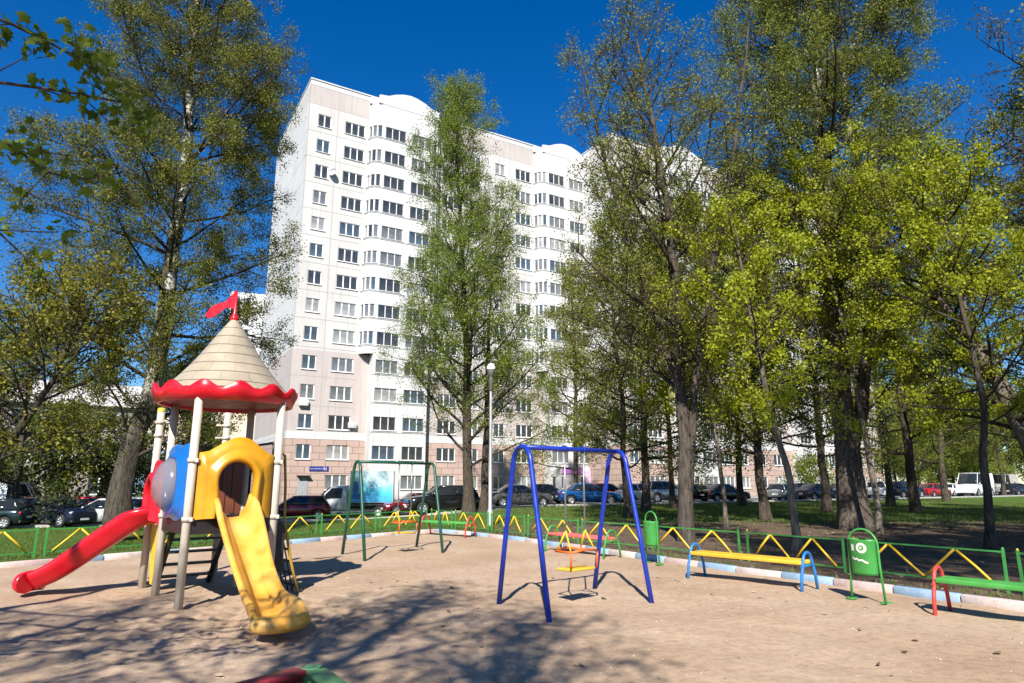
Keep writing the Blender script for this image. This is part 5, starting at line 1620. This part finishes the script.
    if gate is not None:
        c_ = P3[:, 1]; w_ = 2 * PI / gate[0]; o_ = seed * 1.7
        g_ = np.sin(c_[:, 0] * w_ + 1.9 * np.sin(c_[:, 2] * w_ * .8 + o_)) + np.sin(c_[:, 1] * w_ * 1.1 + 1.7 * np.sin(c_[:, 0] * w_ * .7 + o_)) + np.sin(c_[:, 2] * w_ * 1.3 + 2.1 * np.sin(c_[:, 1] * w_ * .9))
        live &= (g_ + rs.normal(0, .35, len(g_))) > gate[1]
    if bare > 0: live &= rs.rand(len(P3)) > bare * (P3[:, 0, 2] / H) ** 2
    Q = P3[live]; n = len(Q)
    cnt = leaves
    u = rs.beta(2.6, 1.0, (n, cnt)) * 2; k = np.minimum(1, u.astype(int)); fr = (u - k)[..., None]
    base = Q[np.arange(n)[:, None], k] * (1 - fr) + Q[np.arange(n)[:, None], k + 1] * fr
    C = (base + rs.normal(0, clump, base.shape)).reshape(-1, 3)
    lv, lf = leaves_np(rs, C, leaf, droop, aspect)
    return tv, tf, lv, lf, n_trunk

def mk_tree(name, label, loc, data, bark, leafm, rz=0., group='trees in and round the playground', sc=1.0):
    S = empty(name, loc, rz); S.scale = (sc,) * 3
    tag(S, label, 'tree', group)
    tv, tf, lv, lf = data[:4]
    me = np_mesh('trunk', tv, tf, True)
    if len(data) > 4:
        mi = np.ones(len(tf), np.int32); mi[:data[4]] = 0; link_mesh('trunk', me, [bark, BARK_LIMB], S); me.polygons.foreach_set('material_index', mi)
    else: link_mesh('trunk', me, bark, S)
    link_mesh('crown', np_mesh('crown', lv, lf, False), leafm, S)
    return S
def clone(src, label, loc, rz, sc=1.0, lean=(0, 0)):
    c = copy_tree(src); c.location = loc; c.rotation_euler = (lean[0], lean[1], rz); c.scale = (sc,) * 3; c['label'] = label
    return c

BARK_DARK = bark_mat('bark_dark_mat', (.030, .024, .018), (.10, .08, .06))
BARK_LIMB = bark_mat('bark_limb_mat', (.028, .022, .017), (.075, .06, .045))
BARK_BIG = bark_mat('bark_old_mat', (.028, .022, .017), (.11, .09, .072))
BARK_PALE = bark_mat('bark_pale_mat', (.08, .065, .05), (.2, .17, .13))
BARK_POPLAR = bark_mat('bark_poplar_mat', (.022, .018, .013), (.1, .085, .065), (.5, .47, .4), .5, (3.0, 9.0))
LEAF_LIME = leaf_mat('lime_leaf_mat', [(0.101, 0.121, 0.017), (0.162, 0.189, 0.024), (0.216, 0.243, 0.030), (0.284, 0.270, 0.049)], 0.45)
LEAF_FRESH = leaf_mat('fresh_leaf_mat', [(0.105, 0.150, 0.019), (0.165, 0.225, 0.024), (0.225, 0.285, 0.030), (0.300, 0.330, 0.060)], 0.5)
LEAF_MAPLE = leaf_mat('maple_leaf_mat', [(0.213, 0.258, 0.011), (0.291, 0.336, 0.014), (0.370, 0.403, 0.018), (0.448, 0.470, 0.036)], 0.5)
LEAF_OLIVE = leaf_mat('poplar_leaf_mat', [(.08, .098, .013), (.13, .152, .02), (.185, .195, .028), (.28, .235, .05)], .48)
LEAF_TALL = leaf_mat('tall_poplar_leaf_mat', [(0.081, 0.108, 0.015), (0.135, 0.162, 0.022), (0.189, 0.216, 0.027), (0.270, 0.270, 0.043)], 0.45)
LEAF_BROWN = leaf_mat('young_brown_leaf_mat', [(0.084, 0.066, 0.017), (0.120, 0.102, 0.019), (0.156, 0.144, 0.024), (0.168, 0.108, 0.034)], 0.4)

def st(D, pts, base=None):
    """trunk polyline from pixel positions at depth D, relative to its foot"""
    q = [atD(x, y, D) for x, y in pts]
    b = Vector((q[0].x, D, 0)) if base is None else base
    out = [(v.x - b.x, v.y - b.y, v.z) for v in q]
    out[0] = (0, 0, -.4)
    return out, (b.x, b.y, 0.0)

def lerp_prof(tab):
    xs = [a for a, b in tab]; ys = [b for a, b in tab]
    return lambda t: float(np.interp(t, xs, ys))

def plant_trees():
    # --- the big poplar at the left
    pts, loc = st(28.6, [(121, 526), (124, 480), (134, 440), (150, 400), (161, 340), (169, 280), (179, 220), (186, 150), (191, 80), (196, 20), (200, -60)])
    d = tree_data(11, [pts], .44, 66, lerp_prof([(.05, 3.8), (.12, 4.8), (.3, 5.5), (.55, 6.0), (.8, 5.8), (1, 1.8)]), (.25, .85), t0=.085, sub=8, twig=7, leaves=64, leaf=.098, clump=.16, gate=(2.7, -.2), up=.05, sublen=.5, droop=.3, keep=.85, flare=.3, limb_r=.15,
                  extra=[((-.0, 0, 7.0), (-1, -.1, .35), 8.0, .09), ((.3, 0, 9.5), (-1, .2, .4), 8.5, .09), ((.5, 0, 12.0), (-.95, -.3, .5), 8.5, .085), ((.6, 0, 14.5), (-1, .1, .45), 7.5, .08), ((.8, 0, 17.0), (-.9, .3, .6), 7.5, .07), ((.8, 0, 16.5), (.9, -.2, .5), 7.0, .08)])
    mk_tree('poplar_tree', 'huge poplar with thick trunk and pale bark patches behind the play tower', loc, d, BARK_POPLAR, LEAF_OLIVE)
    # --- tall narrow tree in the middle
    pts, loc = st(41.5, [(469, 510), (468, 480), (467, 440), (468, 380), (464, 300), (460, 220), (457, 150), (455, 98)])
    d = tree_data(5, [pts], .30, 70, lerp_prof([(.08, 5.2), (.16, 6.8), (.3, 6.6), (.5, 5.6), (.75, 4.6), (.93, 3.2), (1, 1.2)]), (.38, 1.1), t0=.09, sub=9, twig=6, leaves=42, leaf=.11, clump=.2, up=.04, gate=(1.8, -.25), sublen=.5, keep=.75, limb_r=.2)
    mk_tree('lime_tree', 'tall narrow light green tree in the middle, beside the black off roader', loc, d, BARK_DARK, LEAF_FRESH)
    pts, loc = st(43, [(484, 509), (485, 470), (487, 400), (489, 330), (492, 262)])
    d = tree_data(6, [pts], .24, 22, lerp_prof([(.2, 2.5), (.5, 2.6), (1, .5)]), (.3, 1.0), t0=.3, sub=7, twig=5, leaves=18, leaf=.12, clump=.2, keep=.8)
    mk_tree('lime_tree', 'slim dark trunk directly behind the lamp post, beside the tall narrow tree', loc, d, BARK_DARK, LEAF_FRESH)

    # --- the split trunk behind the fence in the centre right, sparse brownish crown
    D = 18.8
    pts, loc = st(D, [(687, 541), (686, 500), (684, 450), (681, 390), (676, 300), (668, 210), (655, 135), (640, 60), (632, 15)])
    s2, _ = st(D, [(687, 541), (690, 470), (694, 400), (705, 310), (722, 220), (735, 140), (745, 60), (752, -10)], Vector((loc[0], loc[1], 0)))
    s2[0] = (.08, .1, .8)
    s3, _ = st(D, [(687, 541), (684, 420), (660, 330), (632, 250), (607, 170), (588, 90), (578, 45)], Vector((loc[0], loc[1], 0)))
    s3[0] = (-.02, -.05, 2.2)
    d = tree_data(21, [pts, s2, s3], .19, 44, lerp_prof([(.2, 3.6), (.45, 3.6), (.75, 2.6), (1, .7)]), (.25, 1.0), t0=.2, sub=9, twig=7, leaves=30, leaf=.07, clump=.12, gate=(1.2, -.3), up=.07, sublen=.5, keep=.8, bare=.72, limb_r=.3, flare=.35)
    mk_tree('lime_tree', 'tree with thick split trunk right of the plain bin, bare twigs at its top', loc, d, BARK_BIG, LEAF_LIME)

    # --- the widest, leaning trunk at the right with the tall dark crown
    D = 23.4
    pts, loc = st(D, [(857, 531), (853, 495), (848, 450), (842, 410), (836, 340), (828, 250), (820, 150), (818, 60), (820, -30), (822, -90)])
    s2, _ = st(D, [(857, 531), (856, 430), (866, 360), (872, 270), (862, 180), (846, 60), (870, 20), (890, -30), (905, -80)], Vector((loc[0], loc[1], 0)))
    s2[0] = (.1, .1, 2.0)
    d = tree_data(31, [pts, s2], .42, 56, lerp_prof([(.15, 4.0), (.35, 5.2), (.6, 5.6), (.85, 4.2), (1, 1.5)]), (.2, .9), t0=.26, sub=9, twig=6, leaves=60, leaf=.082, clump=.15, gate=(2.2, -.3), up=.06, keep=.88, flare=.55, limb_r=.17)
    mk_tree('poplar_tree', 'tall tree with the widest leaning trunk and flaring foot, right of the yellow bench', loc, d, bark_mat('bark_leaning_mat', (.035, .027, .021), (.15, .12, .098), (.5, .47, .4), .5, (12, 16)), LEAF_TALL)

    # --- bright young maples along the fence on the right
    maple_prof = lerp_prof([(.25, 1.8), (.5, 2.6), (.75, 2.2), (1, .8)])
    def maple(seed, D, pts, r, label, limbs=22, prof=maple_prof, bark=BARK_PALE, t0=.3, leaf=.078, leaves=62, keep=.62, stems2=(), sub=8):
        p, loc = st(D, pts)
        ss = [p]
        for q in stems2:
            w, _ = st(D, q[1], Vector((loc[0], loc[1], 0))); w[0] = q[0]; ss.append(w)
        d = tree_data(seed, ss, r, limbs, prof, (.05, .7), t0=t0, sub=sub, twig=5, leaves=leaves, leaf=leaf, clump=.12, gate=(1.0, .3), up=.05, sublen=.48, twiglen=.5, droop=.5, keep=keep, aspect=.85, limb_r=.4)
        return mk_tree('maple_tree', label, loc, d, bark, LEAF_MAPLE)
    maple(41, 15.9, [(799, 553), (793, 505), (785, 460), (772, 420), (764, 380), (752, 320), (742, 270), (735, 225)], .085, 'bright yellow green maple with thin pale leaning trunk behind the yellow bench', limbs=24, keep=.75)
    maple(42, 16.6, [(990, 552), (988, 500), (983, 455), (985, 420), (975, 360), (960, 300), (950, 240), (944, 190)], .095, 'bright yellow green maple with thin dark trunk behind the red ended bench', bark=BARK_DARK, limbs=24, keep=.7)
    maple(43, 19.0, [(1050, 520), (1030, 450), (1003, 396), (980, 355), (955, 320), (925, 280), (905, 235), (890, 190)], .20, 'bright yellow green maple with thick pale trunk leaning in from the right edge', limbs=34, prof=lerp_prof([(.2, 3.0), (.5, 3.6), (.8, 3.0), (1, 1.0)]), keep=.7, t0=.22,
          stems2=[((.0, .0, 3.4), [(1050, 520), (990, 360), (968, 320), (955, 260), (948, 200), (952, 150)])])
    maple(44, 21.5, [(881, 545), (876, 500), (868, 450), (858, 395), (845, 330), (828, 270), (815, 215), (806, 165)], .09, 'young maple with a slim pale trunk close against the widest leaning trunk', limbs=28, prof=lerp_prof([(.25, 2.4), (.5, 3.4), (.8, 2.6), (1, .9)]), keep=.75)
    maple(45, 24.0, [(727, 535), (722, 480), (715, 430), (708, 380), (704, 320), (700, 260), (698, 215)], .07, 'slender bright maple sapling between the split trunk and the dark straight trunk', limbs=26, prof=lerp_prof([(.25, 2.6), (.5, 3.2), (.8, 2.4), (1, .8)]), keep=.72, leaf=.14)

    # --- mature limes of the grove, two moulds then copies
    def mould(seed, h, r, R, leaves, keep, leafm, bark, leaf=.12, bare=0., limbs=40, t0=.14, gate=(1.8, -.4)):
        p = [(0, 0, -.8), (.05 * h * .1, .1, h * .15), (.1, 0, h * .35), (-.1, .15, h * .6), (.1, .1, h * .85), (0, 0, h)]
        return tree_data(seed, [p], r, limbs, lerp_prof([(.1, R), (.45, R), (.7, R * .8), (1, R * .2)]), (-.12, .95), t0=t0, sub=8, twig=6, leaves=leaves, leaf=leaf, clump=.2, gate=gate, up=.07, keep=keep, bare=bare, limb_r=.32)
    g1 = mould(51, 17, .2, 4.2, 26, .8, None, None, .12)
    g2 = mould(52, 20, .22, 4.8, 26, .85, None, None, .125)
    g3 = mould(53, 14, .15, 3.4, 26, .8, None, None, .11)
    def base(px, py, D=None):
        v = ground(px, py, .05)
        if D: v = v * (D / v.y); v.z = .05
        return v
    A = mk_tree('lime_tree', 'lime with a mid thick trunk right behind the plain green bin', base(646, 513), g2, BARK_DARK, LEAF_LIME, .3)
    B = mk_tree('lime_tree', 'slim leaning dark trunk seen just inside the right leg of the blue swing', base(629, 518), g3, BARK_DARK, LEAF_LIME, 1.2)
    C = mk_tree('lime_tree', 'lime with a dark straight trunk in the grove right of the black saloon car', base(766, 520), g1, BARK_DARK, LEAF_LIME, 2.0)
    B.rotation_euler = (0, -.12, 1.2)
    rows = [(A, 674, 509, 1.2, .8, (0, -.1), 'slanted pale trunk between the bin and the split trunk', BARK_PALE),
            (A, 742, 506.5, 2.6, 1.0, (0, -.04), 'lime trunk leaning left just left of the dark straight trunk', None),
            (C, 828, 513, .4, 1.05, (0, -.02), 'dark upright trunk left of the widest leaning trunk', None),
            (A, 890.5, 506.5, 4.1, 1.0, (0, 0), 'dark upright trunk right of the widest leaning trunk', None),
            (C, 897, 494, 5.0, .9, (0, -.05), 'distant slim trunk beside the dark off roader', None),
            (A, 916, 512.5, 3.2, 1.1, (0, -.02), 'straight thick trunk with a flared foot left of the dark red car', None),
            (B, 932, 495, .9, 1.3, (0, -.04), 'thin distant trunk before the dark red car', None),
            (A, 947, 502, 1.9, 1.1, (0, -.06), 'grey forked trunk with a wide foot left of the white van', None),
            (B, 962, 493, 2.2, 1.2, (0, -.08), 'thin distant trunk between the white saloon and the white van', None),
            (C, 977, 492, 3.3, 1.0, (0, -.05), 'dark distant trunk in front of the windscreen of the white van', None),
            (C, 1004, 496, 4.4, 1.1, (0, 0), 'dark distant trunk behind the rear of the white van', None),
            (A, 578, 508, 3.0, .95, (0, 0), 'lime above the crossbar of the blue swing, trunk behind the blue saloon', None)]
    for i, (src, px, py, rz, sc, lean, lab, bark) in enumerate(rows):
        D = 56 if i == 11 else None
        c = clone(src, lab, base(px, py, D), rz, sc, lean)
    # trees beyond the road at the far right, closing the view
    F0 = mk_tree('lime_tree', 'first far fresh green tree beyond the road, right of the end of the forward block', (62, 92, 0), mould(61, 15, .25, 5.2, 16, .95, None, None, .24, limbs=34, t0=.1), BARK_DARK, LEAF_FRESH, 0, 'far trees beyond the parked cars')
    far = [(52, 104, .9, 1.0), (70, 104, 2.1, 1.1), (80, 96, 3.0, .95), (88, 108, 4.2, 1.2), (98, 112, 1.5, 1.1), (104, 122, 5.2, 1.2), (58, 88, .2, .75), (116, 128, 2.2, 1.3), (72, 88, 3.7, .7), (90, 98, .6, .85), (100, 100, 1.1, .8), (112, 116, 2.9, 1.0), (82, 112, 5.5, 1.1), (66, 110, 4.6, 1.1), (118, 146, .5, 1.2), (100, 140, 1.5, 1.2), (84, 138, 2.5, 1.2), (136, 150, 3.5, 1.3), (70, 132, 4.5, 1.1), (126, 134, 5.5, 1.1)]
    for i, (x, y, rz, sc) in enumerate(far):
        px = round(512 + FPX * x / (y * CP))
        clone(F0, 'fresh green tree beyond the cars, ' + ['left of the straight trunk with the flared foot', 'behind the dark red car', 'above the roof of the white van', 'behind the thin dark maple trunk', 'between the white van and the right edge', 'far right, topmost of the backdrop', 'low one above the dark off roader', 'furthest back at the right edge', 'low one behind the white saloon', 'low one behind the pale van', 'low one beyond the dark saloon at the right edge', 'third from the right edge', 'behind the distant thin trunks', 'left of the white van and behind the white saloon', 'last row, over the white van', 'last row, over the white saloon', 'last row, over the dark red car', 'last row, at the right edge', 'last row, beside the end of the forward block', 'last row, over the pale van'][i], (x, y, .05), rz, sc)
    # --- left edge: maple with a dark stem leaning right
    p, loc = st(19.5, [(-38, 545), (-15, 480), (12, 440), (35, 405), (52, 382), (66, 350), (84, 318), (98, 290)])
    d = tree_data(71, [p], .15, 30, lerp_prof([(.2, 2.4), (.5, 3.2), (.8, 2.6), (1, 1.0)]), (.0, .7), t0=.3, sub=8, twig=6, leaves=24, leaf=.10, clump=.15, gate=(1.3, .1), keep=.8, droop=.5, aspect=.8)
    mk_tree('maple_tree', 'maple with a dark stem leaning right at the left edge, yellow green leaves', loc, d, BARK_DARK, leaf_mat('left_maple_leaf_mat', [(.09, .1, .012), (.15, .155, .016), (.23, .21, .02), (.3, .26, .03)], .45))
    L1 = mk_tree('lime_tree', 'dense dark green tree before the low building, above the navy car', (-27.5, 37, .05), mould(81, 10.5, .2, 4.4, 22, .95, None, None, .15, limbs=40, t0=.08), BARK_DARK, leaf_mat('dense_leaf_mat', [(0.036, 0.050, 0.010), (0.060, 0.078, 0.012), (0.084, 0.108, 0.017)], 0.35), 0)
    clone(L1, 'dense dark green tree before the low building, behind the white van at the left edge', (-36, 34.5, .05), 2.0, .9)
    clone(L1, 'dense dark green tree right behind the trunk of the huge poplar', (-22.5, 43.5, .05), 4.0, .85)
    clone(L1, 'smaller dense tree left of the corner of the apartment block, behind the play tower posts', (-27, 58, .05), 1.1, .62)
    # bush in front of the forward block
    bz = tree_data(91, [[(0, 0, -.1), (.1, 0, .8), (0, .1, 2.2)]], .06, 22, lerp_prof([(.1, 1.6), (.6, 1.4), (1, .5)]), (.2, .9), t0=.06, sub=5, twig=4, leaves=14, leaf=.16, clump=.2, keep=1)
    q = base(812, 496, 68)
    o = mk_tree('shrub', 'round yellow green shrub behind the navy saloon, before the forward block', q, bz, BARK_DARK, LEAF_FRESH, 0, sc=1.5); o['category'] = 'shrub'

    for i, (x, y, rz, sc) in enumerate([(-31, 46, 1.0, 2.2), (-27, 47.5, 2.0, 2.0), (-35, 43.5, 3.0, 2.3), (-23.2, 49, 4.0, 1.8)]):
        if i == 0:
            DK = mk_tree('shrub', 'dark tall shrub behind the navy car at the left', (x, y, -.75), bz, BARK_DARK, bpy.data.materials['dense_leaf_mat'], rz, 'shrubs behind the parked cars', sc); DK['category'] = 'shrub'
        else: clone(DK, ['', 'dark tall shrub behind the half hidden red car', 'dark tall shrub behind the car cut off by the left edge', 'dark shrub behind the thick trunk of the huge poplar'][i], (x, y, -.75), rz, sc)
    # --- near maple outside the left edge, one bough hanging into the upper left corner
    D = 3.4
    def w(px, py, dd=0.): v = atD(px, py, D + dd); return (v.x, v.y, v.z)
    base_ = Vector((-7.6, 2.4, 0))
    rel = lambda P: tuple(np.array(P) - np.array((base_.x, base_.y, 0)))
    trunk = [(0, 0, -.15), (.1, .1, 2.2), (.0, .3, 4.2), (.3, .2, 6.2), (.2, .4, 8.2)]
    rs = np.random.RandomState(5)
    VS, FS, LS = [], [], []; nv = 0
    P = spline(trunk, 20); V, F = tubes_np(P[None], (.19 * (1 - np.linspace(0, 1, 20)) ** .7 + .02 + .1 * np.exp(-np.linspace(0, 8, 20)))[None], 14); VS.append(V); FS.append(F); nv += len(V)
    boughs = [([rel((-7.4, 2.7, 4.9)), rel(w(-160, 20, -.3)), rel(w(-40, 75)), rel(w(40, 88, .2)), rel(w(85, 95, .2)), rel(w(124, 103, .3))], .04),
              ([rel((-7.4, 2.7, 3.9)), rel(w(-140, 90, -.2)), rel(w(-30, 128)), rel(w(15, 148)), rel(w(48, 172, .2))], .035),
              ([rel((-7.4, 2.7, 5.4)), rel(w(-140, -30, -.2)), rel(w(-20, 12)), rel(w(25, 30)), rel(w(60, 48, .2)), rel(w(88, 66))], .035),
              ([rel((-7.4, 2.7, 3.2)), rel(w(-120, 160, -.2)), rel(w(-30, 210)), rel(w(8, 240, .2)), rel(w(30, 262, .3))], .03)]
    for pts, r in boughs:
        P = spline(pts, 22); V, F = tubes_np(P[None], (r * (1 - .85 * np.linspace(0, 1, 22)))[None], 7); VS.append(V); FS.append(F + nv); nv += len(V)
        n = 22; idx = rs.randint(7, 22, n); dirs = unit(rs.normal(0, 1, (n, 3)) + np.array([.3, 0, -.1])); ln = rs.uniform(.14, .38, n)
        P2 = walk(rs, P[idx], dirs, ln, 4, .02, .15); V, F = tubes_np(P2, np.full((n, 4), .006) * (1 - .5 * np.linspace(0, 1, 4))[None], 4); VS.append(V); FS.append(F + nv); nv += len(V)
        C = np.concatenate([P2[:, 3], P2[:, 2], P[-3:]]); C = np.repeat(C[rs.rand(len(C)) < .8], 7, axis=0)
        LS.append(C + rs.normal(0, .045, C.shape))
    C = np.concatenate(LS); lv, lf = star_leaves(rs, C, .055)
    # upper crown of the same maple, outside the view
    tv, tf = np.concatenate(VS), np.concatenate(FS)
    mk_tree('maple_tree', 'near maple whose large leafed boughs hang into the upper left corner', tuple(base_), (tv, tf, lv, lf), BARK_DARK, leaf_mat('near_maple_leaf_mat', [(0.072, 0.120, 0.012), (0.120, 0.180, 0.015), (0.180, 0.240, 0.024)], 0.5))
    # bough of another tree reaching in at the upper right corner
    p = [(0, 0, -.1), (.1, 0, 3), (-.2, .2, 7), (-.4, .1, 11), (-.3, .3, 15)]
    bl = atD(1075, 40, 16)
    d = tree_data(95, [p], .22, 26, lerp_prof([(.4, 1.2), (.6, 3.2), (.8, 3.6), (1, 1.2)]), (.05, .5), t0=.5, sub=8, twig=6, leaves=18, leaf=.075, clump=.13, keep=.85, limb_r=.3)
    mk_tree('ash_tree', 'brownish leaved tree whose boughs reach in at the upper right corner', (bl.x + 1.4, 17.0, .05), d, BARK_DARK, LEAF_BROWN)

    # --- trees behind the viewpoint: their shade falls over the near sand
    sh = mould(101, 11.5, .2, 3.6, 9, .5, None, None, .13, limbs=30, t0=.42, gate=(1.1, .35))
    X = mk_tree('lime_tree', 'tree behind the viewpoint whose dappled shade covers the near left sand', (-2.6, -3.4, 0), sh, BARK_DARK, LEAF_LIME, .5, 'trees behind the viewpoint')
    clone(X, 'tree behind the viewpoint whose branch shade reaches the foot of the yellow slide', (-6.4, -4.2, 0), 2.2, 1.0)
    clone(X, 'tree behind the viewpoint whose shade falls in front of the blue swing', (-1.3, -5.2, 0), 4.0, 1.0)
    Z = mk_tree('lime_tree', 'tall tree behind the viewpoint whose shade falls beyond the yellow bench', (6.4, -2.2, 0), tree_data(111, [[(0, 0, -.2), (.1, .1, 6), (0, .2, 12), (.1, 0, 17.5)]], .2, 44, lerp_prof([(.66, 3.4), (.8, 3.6), (1, 1.2)]), (.0, .6), t0=.68, sub=8, twig=6, leaves=22, leaf=.12, clump=.2, gate=(1.6, -.6), keep=.9), BARK_DARK, LEAF_LIME, .5, 'trees behind the viewpoint')  # unseen tall trees, added with high crowns to darken the grove floor
    clone(Z, 'added tall tree behind the viewpoint whose shade falls beyond the bin with a face', (10.2, -1.4, 0), 2.0, 1.0)
    clone(Z, 'added tall tree right of the viewpoint whose shade falls beyond the red ended bench', (13.5, .5, 0), 3.6, 1.0)
    # unseen trees added right of the view to keep the grove floor in shade
    Y = mk_tree('lime_tree', 'tree right of the view shading the grove floor', (19.5, 15.5, .05), g2, BARK_DARK, LEAF_LIME, .8, 'trees right of the view')
    for i, (x, y, rz, sc) in enumerate([(24.5, 19.5, 2.0, 1.0), (24, 26, 3.1, 1.0), (29, 23, 4.4, 1.1)]):
        clone(Y, ['second added tree right of the view shading the grove floor', 'added tree outside the right edge beyond the leaning maple', 'added tree far outside the right edge'][i], (x, y, .05), rz, sc)
plant_trees()
